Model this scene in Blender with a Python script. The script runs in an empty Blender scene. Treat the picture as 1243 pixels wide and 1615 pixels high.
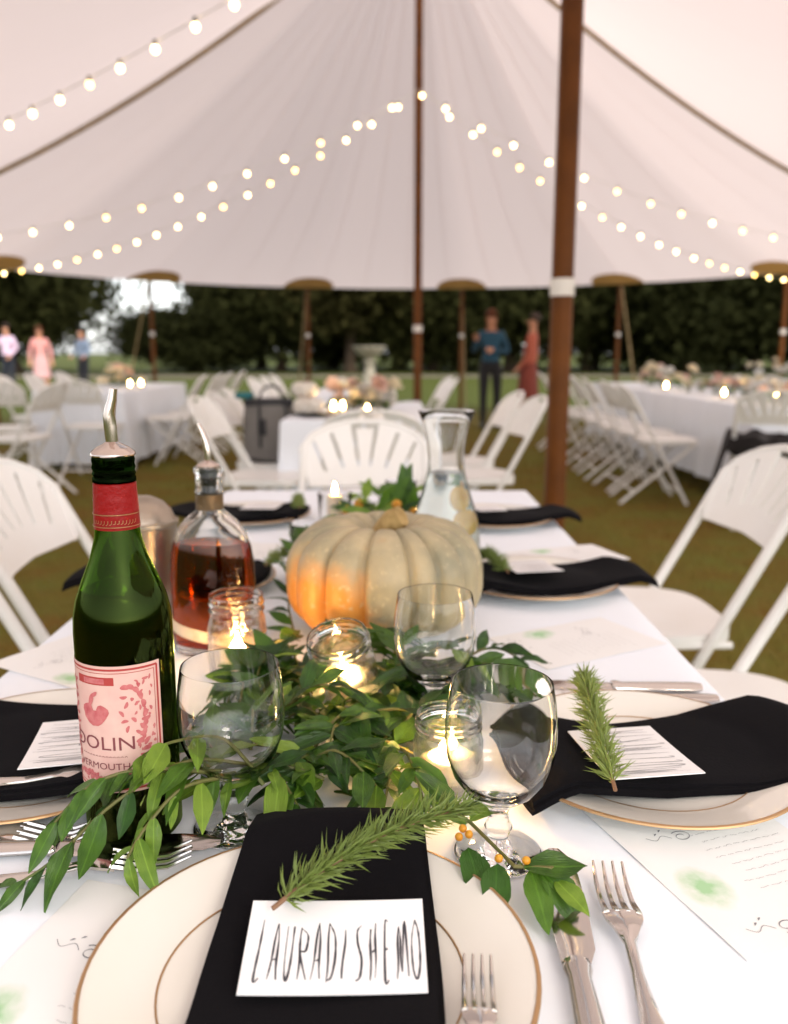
import bpy, bmesh, math, random
import numpy as np
from mathutils import Vector, Matrix, Euler, noise as mnoise

R = math.radians
random.seed(7)
rng = np.random.default_rng(7)
SC = bpy.context.scene
COL = SC.collection

# ------------------------------------------------------------------ camera
cam_d = bpy.data.cameras.new('camera')
cam = bpy.data.objects.new('camera', cam_d)
COL.objects.link(cam)
cam.location = (0, 0, 1.116)
cam.rotation_euler = (R(90 - 10.73), 0, 0)
cam_d.sensor_fit = 'VERTICAL'
cam_d.sensor_height = 36
cam_d.sensor_width = 36
cam_d.lens = 29.65
cam_d.clip_start = 0.02
cam_d.clip_end = 1500
cam_d.dof.use_dof = True
cam_d.dof.focus_distance = 0.62
cam_d.dof.aperture_fstop = 5.2
SC.camera = cam

# ------------------------------------------------------------------ sky, sun, exposure
SUN_EL, SUN_AZ = R(40), R(150)          # azimuth clockwise from +Y (behind the camera, a little to the right)
W = bpy.data.worlds.new('World')
SC.world = W
W.use_nodes = True
nt = W.node_tree
bg = nt.nodes['Background']
sky = nt.nodes.new('ShaderNodeTexSky')
sky.sky_type = 'NISHITA'
sky.sun_disc = False
sky.sun_elevation = SUN_EL
sky.sun_rotation = SUN_AZ
sky.dust_density = 1.5
sky.air_density = 1.0
hs = nt.nodes.new('ShaderNodeHueSaturation')     # high thin overcast: nearly colourless sky
hs.inputs['Saturation'].default_value = 0.24
nt.links.new(sky.outputs[0], hs.inputs['Color'])
nt.links.new(hs.outputs[0], bg.inputs['Color'])
bg.inputs['Strength'].default_value = 0.13

sun_d = bpy.data.lights.new('sun', 'SUN')
sun_d.energy = 0.9
sun_d.angle = R(24)
sun_d.color = (1.0, 0.90, 0.78)
sun = bpy.data.objects.new('sun', sun_d)
COL.objects.link(sun)
sdir = Vector((math.sin(SUN_AZ) * math.cos(SUN_EL), math.cos(SUN_AZ) * math.cos(SUN_EL), math.sin(SUN_EL)))
sun.rotation_euler = sdir.to_track_quat('Z', 'Y').to_euler()
sun.location = sdir * 60

VS = SC.view_settings
VS.view_transform = 'Standard'
VS.look = 'None'
VS.exposure = 1.55
VS.gamma = 1.0
VS.use_curve_mapping = False
SC.cycles.use_denoising = True
SC.cycles.max_bounces = 14
SC.cycles.transparent_max_bounces = 16
SC.cycles.transmission_bounces = 12
SC.cycles.sample_clamp_indirect = 8.0

# ------------------------------------------------------------------ helpers
def lin(h):
    h = h.lstrip('#')
    c = [int(h[i:i + 2], 16) / 255 for i in (0, 2, 4)]
    return tuple(x / 12.92 if x <= .04045 else ((x + .055) / 1.055) ** 2.4 for x in c) + (1.0,)

def mat(name, col, rough=.5, metal=0., trans=0., ior=1.45, var=None, bump=None, sheen=0., sss=0., coat=0., spec=.5):
    """principled material; var = (scale, other colour, contrast); bump = (scale, strength)"""
    m = bpy.data.materials.new(name)
    m.use_nodes = True
    n = m.node_tree
    b = n.nodes['Principled BSDF']
    c = lin(col) if isinstance(col, str) else tuple(col) + (1.,)
    b.inputs['Base Color'].default_value = c
    b.inputs['Roughness'].default_value = rough
    b.inputs['Metallic'].default_value = metal
    b.inputs['Transmission Weight'].default_value = trans
    b.inputs['IOR'].default_value = ior
    b.inputs['Sheen Weight'].default_value = sheen
    b.inputs['Coat Weight'].default_value = coat
    b.inputs['Specular IOR Level'].default_value = spec
    if sss:
        b.inputs['Subsurface Weight'].default_value = sss
        b.inputs['Subsurface Radius'].default_value = (.01, .006, .003)
    tc = n.nodes.new('ShaderNodeTexCoord')
    if var:
        tx = n.nodes.new('ShaderNodeTexNoise')
        tx.inputs['Scale'].default_value = var[0]
        tx.inputs['Detail'].default_value = 5
        n.links.new(tc.outputs['Object'], tx.inputs['Vector'])
        rp = n.nodes.new('ShaderNodeValToRGB')
        k = var[2] if len(var) > 2 else .2
        rp.color_ramp.elements[0].position = .5 - k
        rp.color_ramp.elements[1].position = .5 + k
        rp.color_ramp.elements[0].color = c
        rp.color_ramp.elements[1].color = lin(var[1])
        n.links.new(tx.outputs['Fac'], rp.inputs['Fac'])
        n.links.new(rp.outputs['Color'], b.inputs['Base Color'])
    if bump:
        t2 = n.nodes.new('ShaderNodeTexNoise')
        t2.inputs['Scale'].default_value = bump[0]
        t2.inputs['Detail'].default_value = 4
        n.links.new(tc.outputs['Object'], t2.inputs['Vector'])
        bp = n.nodes.new('ShaderNodeBump')
        bp.inputs['Strength'].default_value = bump[1]
        bp.inputs['Distance'].default_value = .01 if len(bump) < 3 else bump[2]
        n.links.new(t2.outputs['Fac'], bp.inputs['Height'])
        n.links.new(bp.outputs['Normal'], b.inputs['Normal'])
    return m

def leafmat(name, c1, c2, tr=.35, rough=.35, spec=.5, vein=False):
    m = bpy.data.materials.new(name)
    m.use_nodes = True
    n = m.node_tree
    b = n.nodes['Principled BSDF']
    out = n.nodes['Material Output']
    tc = n.nodes.new('ShaderNodeTexCoord')
    tx = n.nodes.new('ShaderNodeTexNoise')
    tx.inputs['Scale'].default_value = 3.0
    oi = n.nodes.new('ShaderNodeObjectInfo')
    ad = n.nodes.new('ShaderNodeMath')
    ad.operation = 'ADD'
    rp = n.nodes.new('ShaderNodeValToRGB')
    rp.color_ramp.elements[0].position = .3
    rp.color_ramp.elements[1].position = 1.25 / 1.3
    rp.color_ramp.elements[0].color = lin(c1)
    rp.color_ramp.elements[1].color = lin(c2)
    n.links.new(tc.outputs['Object'], tx.inputs['Vector'])
    n.links.new(tx.outputs['Fac'], ad.inputs[0])
    mu = n.nodes.new('ShaderNodeMath')
    mu.operation = 'MULTIPLY'
    mu.inputs[1].default_value = .45
    n.links.new(oi.outputs['Random'], mu.inputs[0])
    n.links.new(mu.outputs[0], ad.inputs[1])
    n.links.new(ad.outputs[0], rp.inputs['Fac'])
    n.links.new(rp.outputs['Color'], b.inputs['Base Color'])
    if vein:                                   # pale midrib and faint parallel veins, leaf lies along local x
        sx = n.nodes.new('ShaderNodeSeparateXYZ')
        n.links.new(tc.outputs['Object'], sx.inputs[0])
        ab = n.nodes.new('ShaderNodeMath')
        ab.operation = 'ABSOLUTE'
        n.links.new(sx.outputs['Y'], ab.inputs[0])
        mr = n.nodes.new('ShaderNodeMapRange')
        mr.inputs['From Min'].default_value = .004
        mr.inputs['From Max'].default_value = .016
        mr.inputs['To Min'].default_value = .55
        mr.inputs['To Max'].default_value = 0
        n.links.new(ab.outputs[0], mr.inputs['Value'])
        mv = n.nodes.new('ShaderNodeMix')
        mv.data_type = 'RGBA'
        mv.inputs['B'].default_value = tuple(min(1, 1.7 * q) for q in lin(c2)[:3]) + (1,)
        n.links.new(mr.outputs[0], mv.inputs['Factor'])
        n.links.new(rp.outputs['Color'], mv.inputs['A'])
        n.links.new(mv.outputs['Result'], b.inputs['Base Color'])
        mp = n.nodes.new('ShaderNodeMapping')
        mp.inputs['Scale'].default_value = (3, 45, 1)
        n.links.new(tc.outputs['Object'], mp.inputs['Vector'])
        t3 = n.nodes.new('ShaderNodeTexNoise')
        t3.inputs['Scale'].default_value = 1.5
        n.links.new(mp.outputs[0], t3.inputs['Vector'])
        bu = n.nodes.new('ShaderNodeBump')
        bu.inputs['Strength'].default_value = .35
        bu.inputs['Distance'].default_value = .02
        n.links.new(t3.outputs['Fac'], bu.inputs['Height'])
        n.links.new(bu.outputs[0], b.inputs['Normal'])
    b.inputs['Roughness'].default_value = rough
    b.inputs['Specular IOR Level'].default_value = spec
    tl = n.nodes.new('ShaderNodeBsdfTranslucent')
    n.links.new(rp.outputs['Color'], tl.inputs['Color'])
    mx = n.nodes.new('ShaderNodeMixShader')
    mx.inputs[0].default_value = tr
    n.links.new(b.outputs[0], mx.inputs[1])
    n.links.new(tl.outputs[0], mx.inputs[2])
    n.links.new(mx.outputs[0], out.inputs['Surface'])
    return m

def glassmat(name, col=(1, 1, 1), rough=0., ior=1.45):
    m = bpy.data.materials.new(name)
    m.use_nodes = True
    n = m.node_tree
    n.nodes.remove(n.nodes['Principled BSDF'])
    g = n.nodes.new('ShaderNodeBsdfGlass')
    g.inputs['Color'].default_value = tuple(col) + (1,)
    g.inputs['Roughness'].default_value = rough
    g.inputs['IOR'].default_value = ior
    n.links.new(g.outputs[0], n.nodes['Material Output'].inputs['Surface'])
    return m

def jarmat(name, tint=(.95, .95, .93), quilt=True):
    """thin pressed glass: clear sheet with fresnel gloss, optional diamond relief"""
    m = bpy.data.materials.new(name)
    m.use_nodes = True
    n = m.node_tree
    n.nodes.remove(n.nodes['Principled BSDF'])
    t = n.nodes.new('ShaderNodeBsdfTransparent')
    t.inputs['Color'].default_value = tint + (1,)
    g = n.nodes.new('ShaderNodeBsdfGlossy')
    g.inputs['Roughness'].default_value = .04
    r = n.nodes.new('ShaderNodeBsdfGlass')
    r.inputs['IOR'].default_value = 1.25
    r.inputs['Roughness'].default_value = .02
    fr = n.nodes.new('ShaderNodeLayerWeight')
    fr.inputs['Blend'].default_value = .5
    pw = n.nodes.new('ShaderNodeMath')
    pw.operation = 'POWER'
    pw.inputs[1].default_value = 2.4
    ma = n.nodes.new('ShaderNodeMath')
    ma.operation = 'MULTIPLY_ADD'
    ma.inputs[1].default_value = .85
    ma.inputs[2].default_value = .05
    n.links.new(fr.outputs['Facing'], pw.inputs[0])
    n.links.new(pw.outputs[0], ma.inputs[0])
    m0 = n.nodes.new('ShaderNodeMixShader')
    m0.inputs[0].default_value = .36
    m1 = n.nodes.new('ShaderNodeMixShader')
    n.links.new(t.outputs[0], m0.inputs[1])
    n.links.new(r.outputs[0], m0.inputs[2])
    n.links.new(ma.outputs[0], m1.inputs[0])
    n.links.new(m0.outputs[0], m1.inputs[1])
    n.links.new(g.outputs[0], m1.inputs[2])
    n.links.new(m1.outputs[0], n.nodes['Material Output'].inputs['Surface'])
    if quilt:
        tc = n.nodes.new('ShaderNodeTexCoord')
        v = n.nodes.new('ShaderNodeTexVoronoi')
        v.inputs['Scale'].default_value = 110
        n.links.new(tc.outputs['Object'], v.inputs['Vector'])
        b = n.nodes.new('ShaderNodeBump')
        b.inputs['Strength'].default_value = .35
        b.inputs['Distance'].default_value = .003
        n.links.new(v.outputs['Distance'], b.inputs['Height'])
        for s in (g, r):
            n.links.new(b.outputs[0], s.inputs['Normal'])
        n.links.new(b.outputs[0], fr.inputs['Normal'])
    return m

def emit(name, col, st):
    m = bpy.data.materials.new(name)
    m.use_nodes = True
    n = m.node_tree
    n.nodes.remove(n.nodes['Principled BSDF'])
    e = n.nodes.new('ShaderNodeEmission')
    e.inputs['Color'].default_value = tuple(col) + (1,)
    e.inputs['Strength'].default_value = st
    n.links.new(e.outputs[0], n.nodes['Material Output'].inputs['Surface'])
    return m

class G:
    """collects verts / faces / material slots for one mesh"""
    def __init__(s):
        s.v, s.f, s.m = [], [], []
    def add(s, vf, mi=0, M=None):
        o = len(s.v)
        v, f = vf
        s.v += [tuple(M @ Vector(p)) for p in v] if M is not None else [tuple(p) for p in v]
        s.f += [tuple(i + o for i in q) for q in f]
        s.m += [mi] * len(f)
        return s

def mesh(name, g, mats, smooth=True):
    if not isinstance(g, G):
        g = G().add(g)
    me = bpy.data.meshes.new(name)
    me.from_pydata(g.v, [], g.f)
    for m in (mats if isinstance(mats, (list, tuple)) else [mats]):
        me.materials.append(m)
    if any(g.m):
        me.polygons.foreach_set('material_index', g.m)
    if smooth:
        me.polygons.foreach_set('use_smooth', [True] * len(me.polygons))
        if smooth != 'all':
            me.set_sharp_from_angle(angle=R(40 if smooth is True else smooth))
    me.update()
    return me

def obj(name, g, mats, parent=None, smooth=True, loc=None, rot=None):
    me = g if isinstance(g, bpy.types.Mesh) else mesh(name, g, mats, smooth)
    o = bpy.data.objects.new(name, me)
    COL.objects.link(o)
    if parent:
        o.parent = parent
    if loc is not None:
        o.location = loc
    if rot is not None:
        o.rotation_euler = rot
    return o

def tag(o, label=None, cat=None, group=None, kind=None):
    for k, v in (('label', label), ('category', cat), ('group', group), ('kind', kind)):
        if v:
            o[k] = v
    return o

def thing(name, label, cat, loc=(0, 0, 0), rz=0., group=None):
    o = bpy.data.objects.new(name, None)
    o.empty_display_size = .05
    COL.objects.link(o)
    o.location = loc
    o.rotation_euler = (0, 0, rz)
    return tag(o, label, cat, group)

def dup(root, loc, rz, label=None, group=None):
    def cp(o, par):
        c = o.copy()
        COL.objects.link(c)
        c.parent = par
        for ch in list(o.children):
            cp(ch, c)
        return c
    r = cp(root, None)
    r.location = loc
    r.rotation_euler = (0, 0, rz)
    return tag(r, label, None, group)

def lathe(prof, n=32, sx=1., sy=1., cx=0., cy=0.):
    v, f = [], []
    for r, z in prof:
        for i in range(n):
            a = 2 * math.pi * i / n
            v.append((cx + r * sx * math.cos(a), cy + r * sy * math.sin(a), z))
    for j in range(len(prof) - 1):
        for i in range(n):
            k = (i + 1) % n
            f.append((j * n + i, j * n + k, (j + 1) * n + k, (j + 1) * n + i))
    if prof[0][0] > 1e-3:
        pass
    return v, f

def cap(vf, n, first=True, last=True):
    v, f = vf
    if first:
        f.append(tuple(range(n - 1, -1, -1)))
    if last:
        o = len(v) - n
        f.append(tuple(range(o, o + n)))
    return v, f

def tube(path, r, n=8, caps=True):
    P = [Vector(p) for p in path]
    rr = r if isinstance(r, (list, tuple)) else [r] * len(P)
    v, f = [], []
    t0 = (P[1] - P[0]).normalized()
    ref = Vector((0, 0, 1)) if abs(t0.z) < .9 else Vector((1, 0, 0))
    u = t0.cross(ref).normalized()
    for i, p in enumerate(P):
        t = (P[min(i + 1, len(P) - 1)] - P[max(i - 1, 0)]).normalized()
        u = (u - t * u.dot(t)).normalized()
        w = t.cross(u)
        for k in range(n):
            a = 2 * math.pi * k / n
            v.append(tuple(p + (u * math.cos(a) + w * math.sin(a)) * rr[i]))
    for j in range(len(P) - 1):
        for k in range(n):
            q = (k + 1) % n
            f.append((j * n + k, j * n + q, (j + 1) * n + q, (j + 1) * n + k))
    return cap((v, f), n) if caps else (v, f)

def box(c, s, bev=0.):
    bm = bmesh.new()
    bmesh.ops.create_cube(bm, size=1)
    for q in bm.verts:
        q.co = Vector((c[0] + q.co.x * s[0], c[1] + q.co.y * s[1], c[2] + q.co.z * s[2]))
    if bev:
        bmesh.ops.bevel(bm, geom=bm.edges[:], offset=bev, segments=2, affect='EDGES', profile=.5)
    bm.verts.index_update()
    v = [tuple(q.co) for q in bm.verts]
    f = [tuple(x.index for x in q.verts) for q in bm.faces]
    bm.free()
    return v, f

def sphere(c, r, n=12, m=8, s=(1, 1, 1)):
    v, f = lathe([(max(1e-4, r * math.sin(math.pi * j / m)), -r * math.cos(math.pi * j / m)) for j in range(m + 1)], n)
    return [(c[0] + p[0] * s[0], c[1] + p[1] * s[1], c[2] + p[2] * s[2]) for p in v], f

def thicken(v, f, off):
    """sheet -> solid: off = list of offset vectors or one vector"""
    n = len(v)
    O = off if isinstance(off, list) else [off] * n
    v2 = [tuple(Vector(a) + Vector(b)) for a, b in zip(v, O)]
    F = [tuple(q) for q in f] + [tuple(i + n for i in reversed(q)) for q in f]
    ec = {}
    for q in f:
        for a, b in zip(q, q[1:] + q[:1]):
            ec.setdefault((min(a, b), max(a, b)), []).append((a, b))
    for es in ec.values():
        if len(es) == 1:
            a, b = es[0]
            F.append((b, a, a + n, b + n))
    return list(v) + v2, F

def grid(nx, ny, fn):
    v = [fn(i / nx, j / ny) for j in range(ny + 1) for i in range(nx + 1)]
    f = [(j * (nx + 1) + i, j * (nx + 1) + i + 1, (j + 1) * (nx + 1) + i + 1, (j + 1) * (nx + 1) + i)
         for j in range(ny) for i in range(nx)]
    return v, f

def stroke(pts, w, fn=None):
    """flat ribbon along 2-d points, w = width or list; fn maps (x, y) to 3-d"""
    P = [Vector((p[0], p[1])) for p in pts]
    ww = w if isinstance(w, (list, tuple)) else [w] * len(P)
    v, f = [], []
    for i, p in enumerate(P):
        t = P[min(i + 1, len(P) - 1)] - P[max(i - 1, 0)]
        if t.length < 1e-9:
            t = Vector((1, 0))
        t.normalize()
        q = Vector((-t.y, t.x)) * ww[i] * .5
        for s in (p + q, p - q):
            v.append(fn(s.x, s.y) if fn else (s.x, s.y, 0))
    for i in range(len(P) - 1):
        f.append((2 * i, 2 * i + 1, 2 * i + 3, 2 * i + 2))
    return v, f

def dens(pts, n=6):
    """smooth a coarse 2-d polyline (catmull-rom)"""
    P = [Vector(p) for p in pts]
    out = []
    for i in range(len(P) - 1):
        a, b, c, d = P[max(i - 1, 0)], P[i], P[i + 1], P[min(i + 2, len(P) - 1)]
        for k in range(n):
            t = k / n
            out.append(.5 * ((2 * b) + (c - a) * t + (2 * a - 5 * b + 4 * c - d) * t * t + (3 * b - a - 3 * c + d) * t ** 3))
    out.append(P[-1])
    return [tuple(q) for q in out]

def text2d(s, size, extrude=0):
    cu = bpy.data.curves.new('text_source', 'FONT')
    cu.body = s
    cu.size = size
    cu.align_x = 'CENTER'
    cu.resolution_u = 3
    o = bpy.data.objects.new('text_source', cu)
    COL.objects.link(o)
    bpy.context.view_layer.update()
    me = o.evaluated_get(bpy.context.evaluated_depsgraph_get()).to_mesh()
    v = [tuple(q.co) for q in me.vertices]
    f = [tuple(p.vertices) for p in me.polygons]
    bpy.data.objects.remove(o)
    bpy.data.curves.remove(cu)
    return v, f

# ------------------------------------------------------------------ materials
def canvasmat():
    m = bpy.data.materials.new('sailcloth')
    m.use_nodes = True
    n = m.node_tree
    n.nodes.remove(n.nodes['Principled BSDF'])
    d = n.nodes.new('ShaderNodeBsdfDiffuse')
    t = n.nodes.new('ShaderNodeBsdfTranslucent')
    d.inputs['Color'].default_value = (.79, .70, .68, 1)
    t.inputs['Color'].default_value = (.80, .665, .635, 1)
    tc = n.nodes.new('ShaderNodeTexCoord')
    tx = n.nodes.new('ShaderNodeTexNoise')
    tx.inputs['Scale'].default_value = .8
    bp = n.nodes.new('ShaderNodeBump')
    bp.inputs['Strength'].default_value = .25
    bp.inputs['Distance'].default_value = .1
    n.links.new(tc.outputs['Object'], tx.inputs['Vector'])
    n.links.new(tx.outputs['Fac'], bp.inputs['Height'])
    n.links.new(bp.outputs[0], d.inputs['Normal'])
    mx = n.nodes.new('ShaderNodeMixShader')
    mx.inputs[0].default_value = .5
    n.links.new(d.outputs[0], mx.inputs[1])
    n.links.new(t.outputs[0], mx.inputs[2])
    n.links.new(mx.outputs[0], n.nodes['Material Output'].inputs['Surface'])
    return m

M_CANVAS = canvasmat()
M_WOOD = mat('varnished_pole_wood', '#75420d', .5, var=(6, '#4e2a04', .3), bump=(30, .15), spec=.25)
M_ROPE = mat('hemp_rope', '#a8916c', .9, var=(20, '#86704e'))
M_PATCH = leafmat('tan_reinforcement_cloth', '#8f7446', '#b09158', tr=.6, rough=.9, spec=.05)
M_TAPE = mat('white_tape', '#e8e4de', .7)
M_CLOTH = mat('white_table_linen', (.80, .835, .88), .85, var=(2.2, '#e6ebf3', .3), bump=(9, .25, .012), sheen=.15)
M_CHAIR = mat('white_chair_plastic', (.85, .85, .83), .38, var=(5, '#e6e2db', .35))
M_TUBE = mat('white_enamel_tube', (.83, .83, .81), .3, var=(9, '#e0dcd4', .35))
M_PLATE = mat('ivory_china', (.76, .73, .66), .12, coat=.3)
M_GOLD = mat('worn_gold_rim', '#b8936a', .3, metal=.7)
M_NAPKIN = mat('black_napkin_linen', (.0055, .005, .006), .95, sheen=.015, bump=(420, .35, .0008), spec=.06)
M_CARD = mat('white_card', (.80, .79, .79), .8)
M_INK = mat('dark_ink', (.03, .03, .04), .7)
M_INK3 = mat('pen_ink', (.045, .045, .055), .7)
M_INK2 = mat('faded_ink', (.22, .22, .24), .7)
M_INK4 = mat('pale_print_ink', (.42, .42, .43), .7)
M_SILVER = mat('polished_silver', '#cfc8c2', .12, metal=1, bump=(14, .04))
M_STEEL = mat('pourer_steel', '#cdbfb6', .15, metal=1)
M_BLACK = mat('black_stopper_rubber', (.012, .012, .012), .35)
M_GLASS = glassmat('clear_glass', (.995, .997, .995), 0, 1.40)
M_JAR = jarmat('quilted_jar_glass')
M_JARPLAIN = jarmat('plain_jar_glass', quilt=False)
M_WAX = mat('candle_wax', (.85, .72, .55), .5, sss=.4)
M_FLAME = emit('candle_flame', (1, .62, .22), 90)
M_BULB = emit('festoon_bulb', (1, .68, .27), 7.5)
M_BULB2 = emit('festoon_bulb_dim', (1, .58, .15), 5.5)
M_LEAF = [leafmat('ruscus_leaf_dark', '#18330d', '#37601c', rough=.3, vein=True), leafmat('ruscus_leaf_mid', '#274b13', '#547a24', rough=.3, vein=True),
          leafmat('ruscus_leaf_light', '#4c741c', '#82a038', vein=True)]
M_STEM = mat('green_stem', '#55602a', .6, var=(30, '#6d6235'))
M_TWIG = mat('brown_twig', '#8a6a4e', .7, var=(60, '#6b4a36'))
M_ROSE = leafmat('rosemary_needle', '#4c6526', '#8c9b4c', tr=.25, rough=.5)
M_BERRY = mat('orange_berry', '#d9a02c', .35, sss=.1, var=(60, '#c07a18'))

# ------------------------------------------------------------------ ground and setting
def groundmat():
    m = bpy.data.materials.new('trodden_lawn')
    m.use_nodes = True
    n = m.node_tree
    b = n.nodes['Principled BSDF']
    b.inputs['Roughness'].default_value = .95
    b.inputs['Specular IOR Level'].default_value = .15
    tc = n.nodes.new('ShaderNodeTexCoord')
    a = n.nodes.new('ShaderNodeTexNoise')
    a.inputs['Scale'].default_value = 1.6
    a.inputs['Detail'].default_value = 8
    a.inputs['Roughness'].default_value = .7
    r = n.nodes.new('ShaderNodeValToRGB')
    r.color_ramp.elements[0].position = .38
    r.color_ramp.elements[1].position = .62
    r.color_ramp.elements[0].color = lin('#73561f')
    r.color_ramp.elements[1].color = lin('#6c6b2a')
    n.links.new(tc.outputs['Object'], a.inputs['Vector'])
    n.links.new(a.outputs['Fac'], r.inputs['Fac'])
    vl = n.nodes.new('ShaderNodeVectorMath')
    vl.operation = 'DISTANCE'
    vl.inputs[1].default_value = (.4, 7.0, 0)
    n.links.new(tc.outputs['Object'], vl.inputs[0])
    nz = n.nodes.new('ShaderNodeMath')
    nz.operation = 'MULTIPLY_ADD'
    nz.inputs[1].default_value = 5
    n.links.new(a.outputs['Fac'], nz.inputs[0])
    n.links.new(vl.outputs['Value'], nz.inputs[2])
    mr = n.nodes.new('ShaderNodeMapRange')
    mr.inputs['From Min'].default_value = 9.0
    mr.inputs['From Max'].default_value = 14.0
    n.links.new(nz.outputs[0], mr.inputs['Value'])
    mg = n.nodes.new('ShaderNodeMix')
    mg.data_type = 'RGBA'
    mg.inputs['B'].default_value = lin('#4e5420')
    n.links.new(mr.outputs[0], mg.inputs['Factor'])
    n.links.new(r.outputs['Color'], mg.inputs['A'])
    c = n.nodes.new('ShaderNodeTexNoise')
    c.inputs['Scale'].default_value = 60
    c.inputs['Detail'].default_value = 4
    n.links.new(tc.outputs['Object'], c.inputs['Vector'])
    mx = n.nodes.new('ShaderNodeMix')
    mx.data_type = 'RGBA'
    mx.blend_type = 'OVERLAY'
    mx.inputs['Factor'].default_value = .6
    n.links.new(mg.outputs['Result'], mx.inputs['A'])
    n.links.new(c.outputs['Fac'], mx.inputs['B'])
    n.links.new(mx.outputs['Result'], b.inputs['Base Color'])
    bp = n.nodes.new('ShaderNodeBump')
    bp.inputs['Strength'].default_value = .8
    bp.inputs['Distance'].default_value = .03
    n.links.new(c.outputs['Fac'], bp.inputs['Height'])
    n.links.new(bp.outputs[0], b.inputs['Normal'])
    return m

tag(obj('lawn', grid(40, 40, lambda u, v: (-400 + 800 * u, -300 + 900 * v, 0)), groundmat(), smooth=False), kind='structure')
tag(obj('gravel_path', ([(-60, 36.5, .012), (-6, 38.0, .012), (60, 42, .012), (60, 44.5, .012), (-6, 41.2, .012), (-60, 40, .012)],
                        [(0, 1, 4, 5), (1, 2, 3, 4)]),
        mat('path_gravel', '#8d7f74', .95, var=(3, '#6e6057')), smooth=False), kind='structure')

def grass_patch():
    n = 70000
    x = rng.uniform(-5.5, 5.5, n)
    y = 1.2 + rng.power(1.0, n) * 12
    h = rng.uniform(.02, .055, n)
    a = rng.uniform(0, 2 * np.pi, n)
    dx, dy = np.cos(a) * .0035, np.sin(a) * .0035
    lx, ly = rng.normal(0, .02, n), rng.normal(0, .02, n)
    v = np.empty((n, 3, 3))
    v[:, 0] = np.stack([x - dx, y - dy, np.zeros(n) + .001], 1)
    v[:, 1] = np.stack([x + dx, y + dy, np.zeros(n) + .001], 1)
    v[:, 2] = np.stack([x + lx, y + ly, h], 1)
    me = bpy.data.meshes.new('grass')
    me.from_pydata(v.reshape(-1, 3).tolist(), [], np.arange(3 * n).reshape(-1, 3).tolist())
    me.materials.append(leafmat('grass_blade', '#695a20', '#847630', tr=.3, rough=.7))
    o = bpy.data.objects.new('grass', me)
    COL.objects.link(o)
    tag(o, 'short brownish green grass trodden between the tables', 'grass', kind='stuff')
grass_patch()

# ------------------------------------------------------------------ trees beyond the tent
M_FOL = [leafmat('evergreen_foliage', '#191c09', '#2f3016', tr=.15, rough=.9, spec=.08), leafmat('olive_foliage', '#22220d', '#3c381c', tr=.15, rough=.9, spec=.08)]
M_BARK = mat('tree_bark', '#4a3a2a', .95, var=(3, '#2f251b'), bump=(8, .8, .1))

def crown_mesh(seed, rx, rz, zc, n, low, fm):
    r = np.random.default_rng(seed)
    k = 46
    c = r.normal(0, 1, (k, 3))
    c /= np.linalg.norm(c, axis=1)[:, None]
    c *= (r.uniform(.25, 1, k) ** .5)[:, None]
    c = c * [rx * .8, rx * .8, rz * .8] + [0, 0, zc]
    c[:, 2] = np.maximum(c[:, 2], low + .5)
    idx = r.integers(0, k, n)
    p = c[idx] + r.normal(0, 1, (n, 3)) * [rx * .2, rx * .2, rz * .17]
    p[:, 2] = np.maximum(p[:, 2], low + r.uniform(0, .5, n))
    s = r.uniform(.14, .32, n)[:, None]
    a = r.normal(0, 1, (n, 3))
    a /= np.linalg.norm(a, axis=1)[:, None]
    b = np.cross(a, r.normal(0, 1, (n, 3)))
    b /= np.linalg.norm(b, axis=1)[:, None]
    v = np.stack([p - a * s, p + b * s * .55, p + a * s, p - b * s * .55], 1).reshape(-1, 3)
    me = bpy.data.meshes.new('crown')
    me.from_pydata(v.tolist(), [], np.arange(4 * n).reshape(-1, 4).tolist())
    me.materials.append(fm)
    return me

def trunk_mesh(seed, h, r0):
    r = random.Random(seed)
    g = G()
    x = y = 0
    path, rad = [], []
    for i in range(9):
        t = i / 8
        path.append((x, y, t * h - .05))
        rad.append(r0 * (1.5 if i == 0 else 1) * (1 - .75 * t))
        x += r.uniform(-.12, .12)
        y += r.uniform(-.12, .12)
    g.add(tube(path, rad, 10))
    for k in range(7):
        a = r.uniform(0, 6.28)
        b = path[2 + k % 5]
        L = r.uniform(1.6, 3)
        g.add(tube([b, (b[0] + math.cos(a) * L * .5, b[1] + math.sin(a) * L * .5, b[2] + L * .35), (b[0] + math.cos(a) * L, b[1] + math.sin(a) * L, b[2] + L * .8)],
                   [r0 * .4, r0 * .28, r0 * .1], 6))
    return mesh('trunk', g, M_BARK)

CROWNS = [crown_mesh(11, 5.0, 4.8, 4.6, 24000, .05, M_FOL[0]), crown_mesh(12, 4.6, 4.2, 6.0, 20000, 1.9, M_FOL[1]),
          crown_mesh(13, 5.2, 4.4, 4.5, 24000, .15, M_FOL[0]), crown_mesh(14, 4.0, 4.8, 6.4, 12000, 2.4, M_FOL[1])]
TRUNKS = [trunk_mesh(s, 6, .26 + .05 * s) for s in range(4)]
tree_spots = [(-31, 47, 2), (-26, 50, 0), (-19.9, 45, 2), (-11.2, 48, 0), (-6.6, 50, 2), (-2.4, 47, 1), (2.3, 50, 0), (6.6, 48, 2), (11.2, 50, 1), (15.8, 47, 0),
              (20.4, 49, 2), (25.4, 50, 1), (30.5, 48, 0), (-9, 58, 1), (-4.2, 59, 0), (.4, 58, 2), (5, 59, 0), (9.3, 58, 1), (13.7, 59, 2), (18.4, 58, 0), (23, 59, 0), (28, 58, 2), (-29, 57, 0)]
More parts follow.
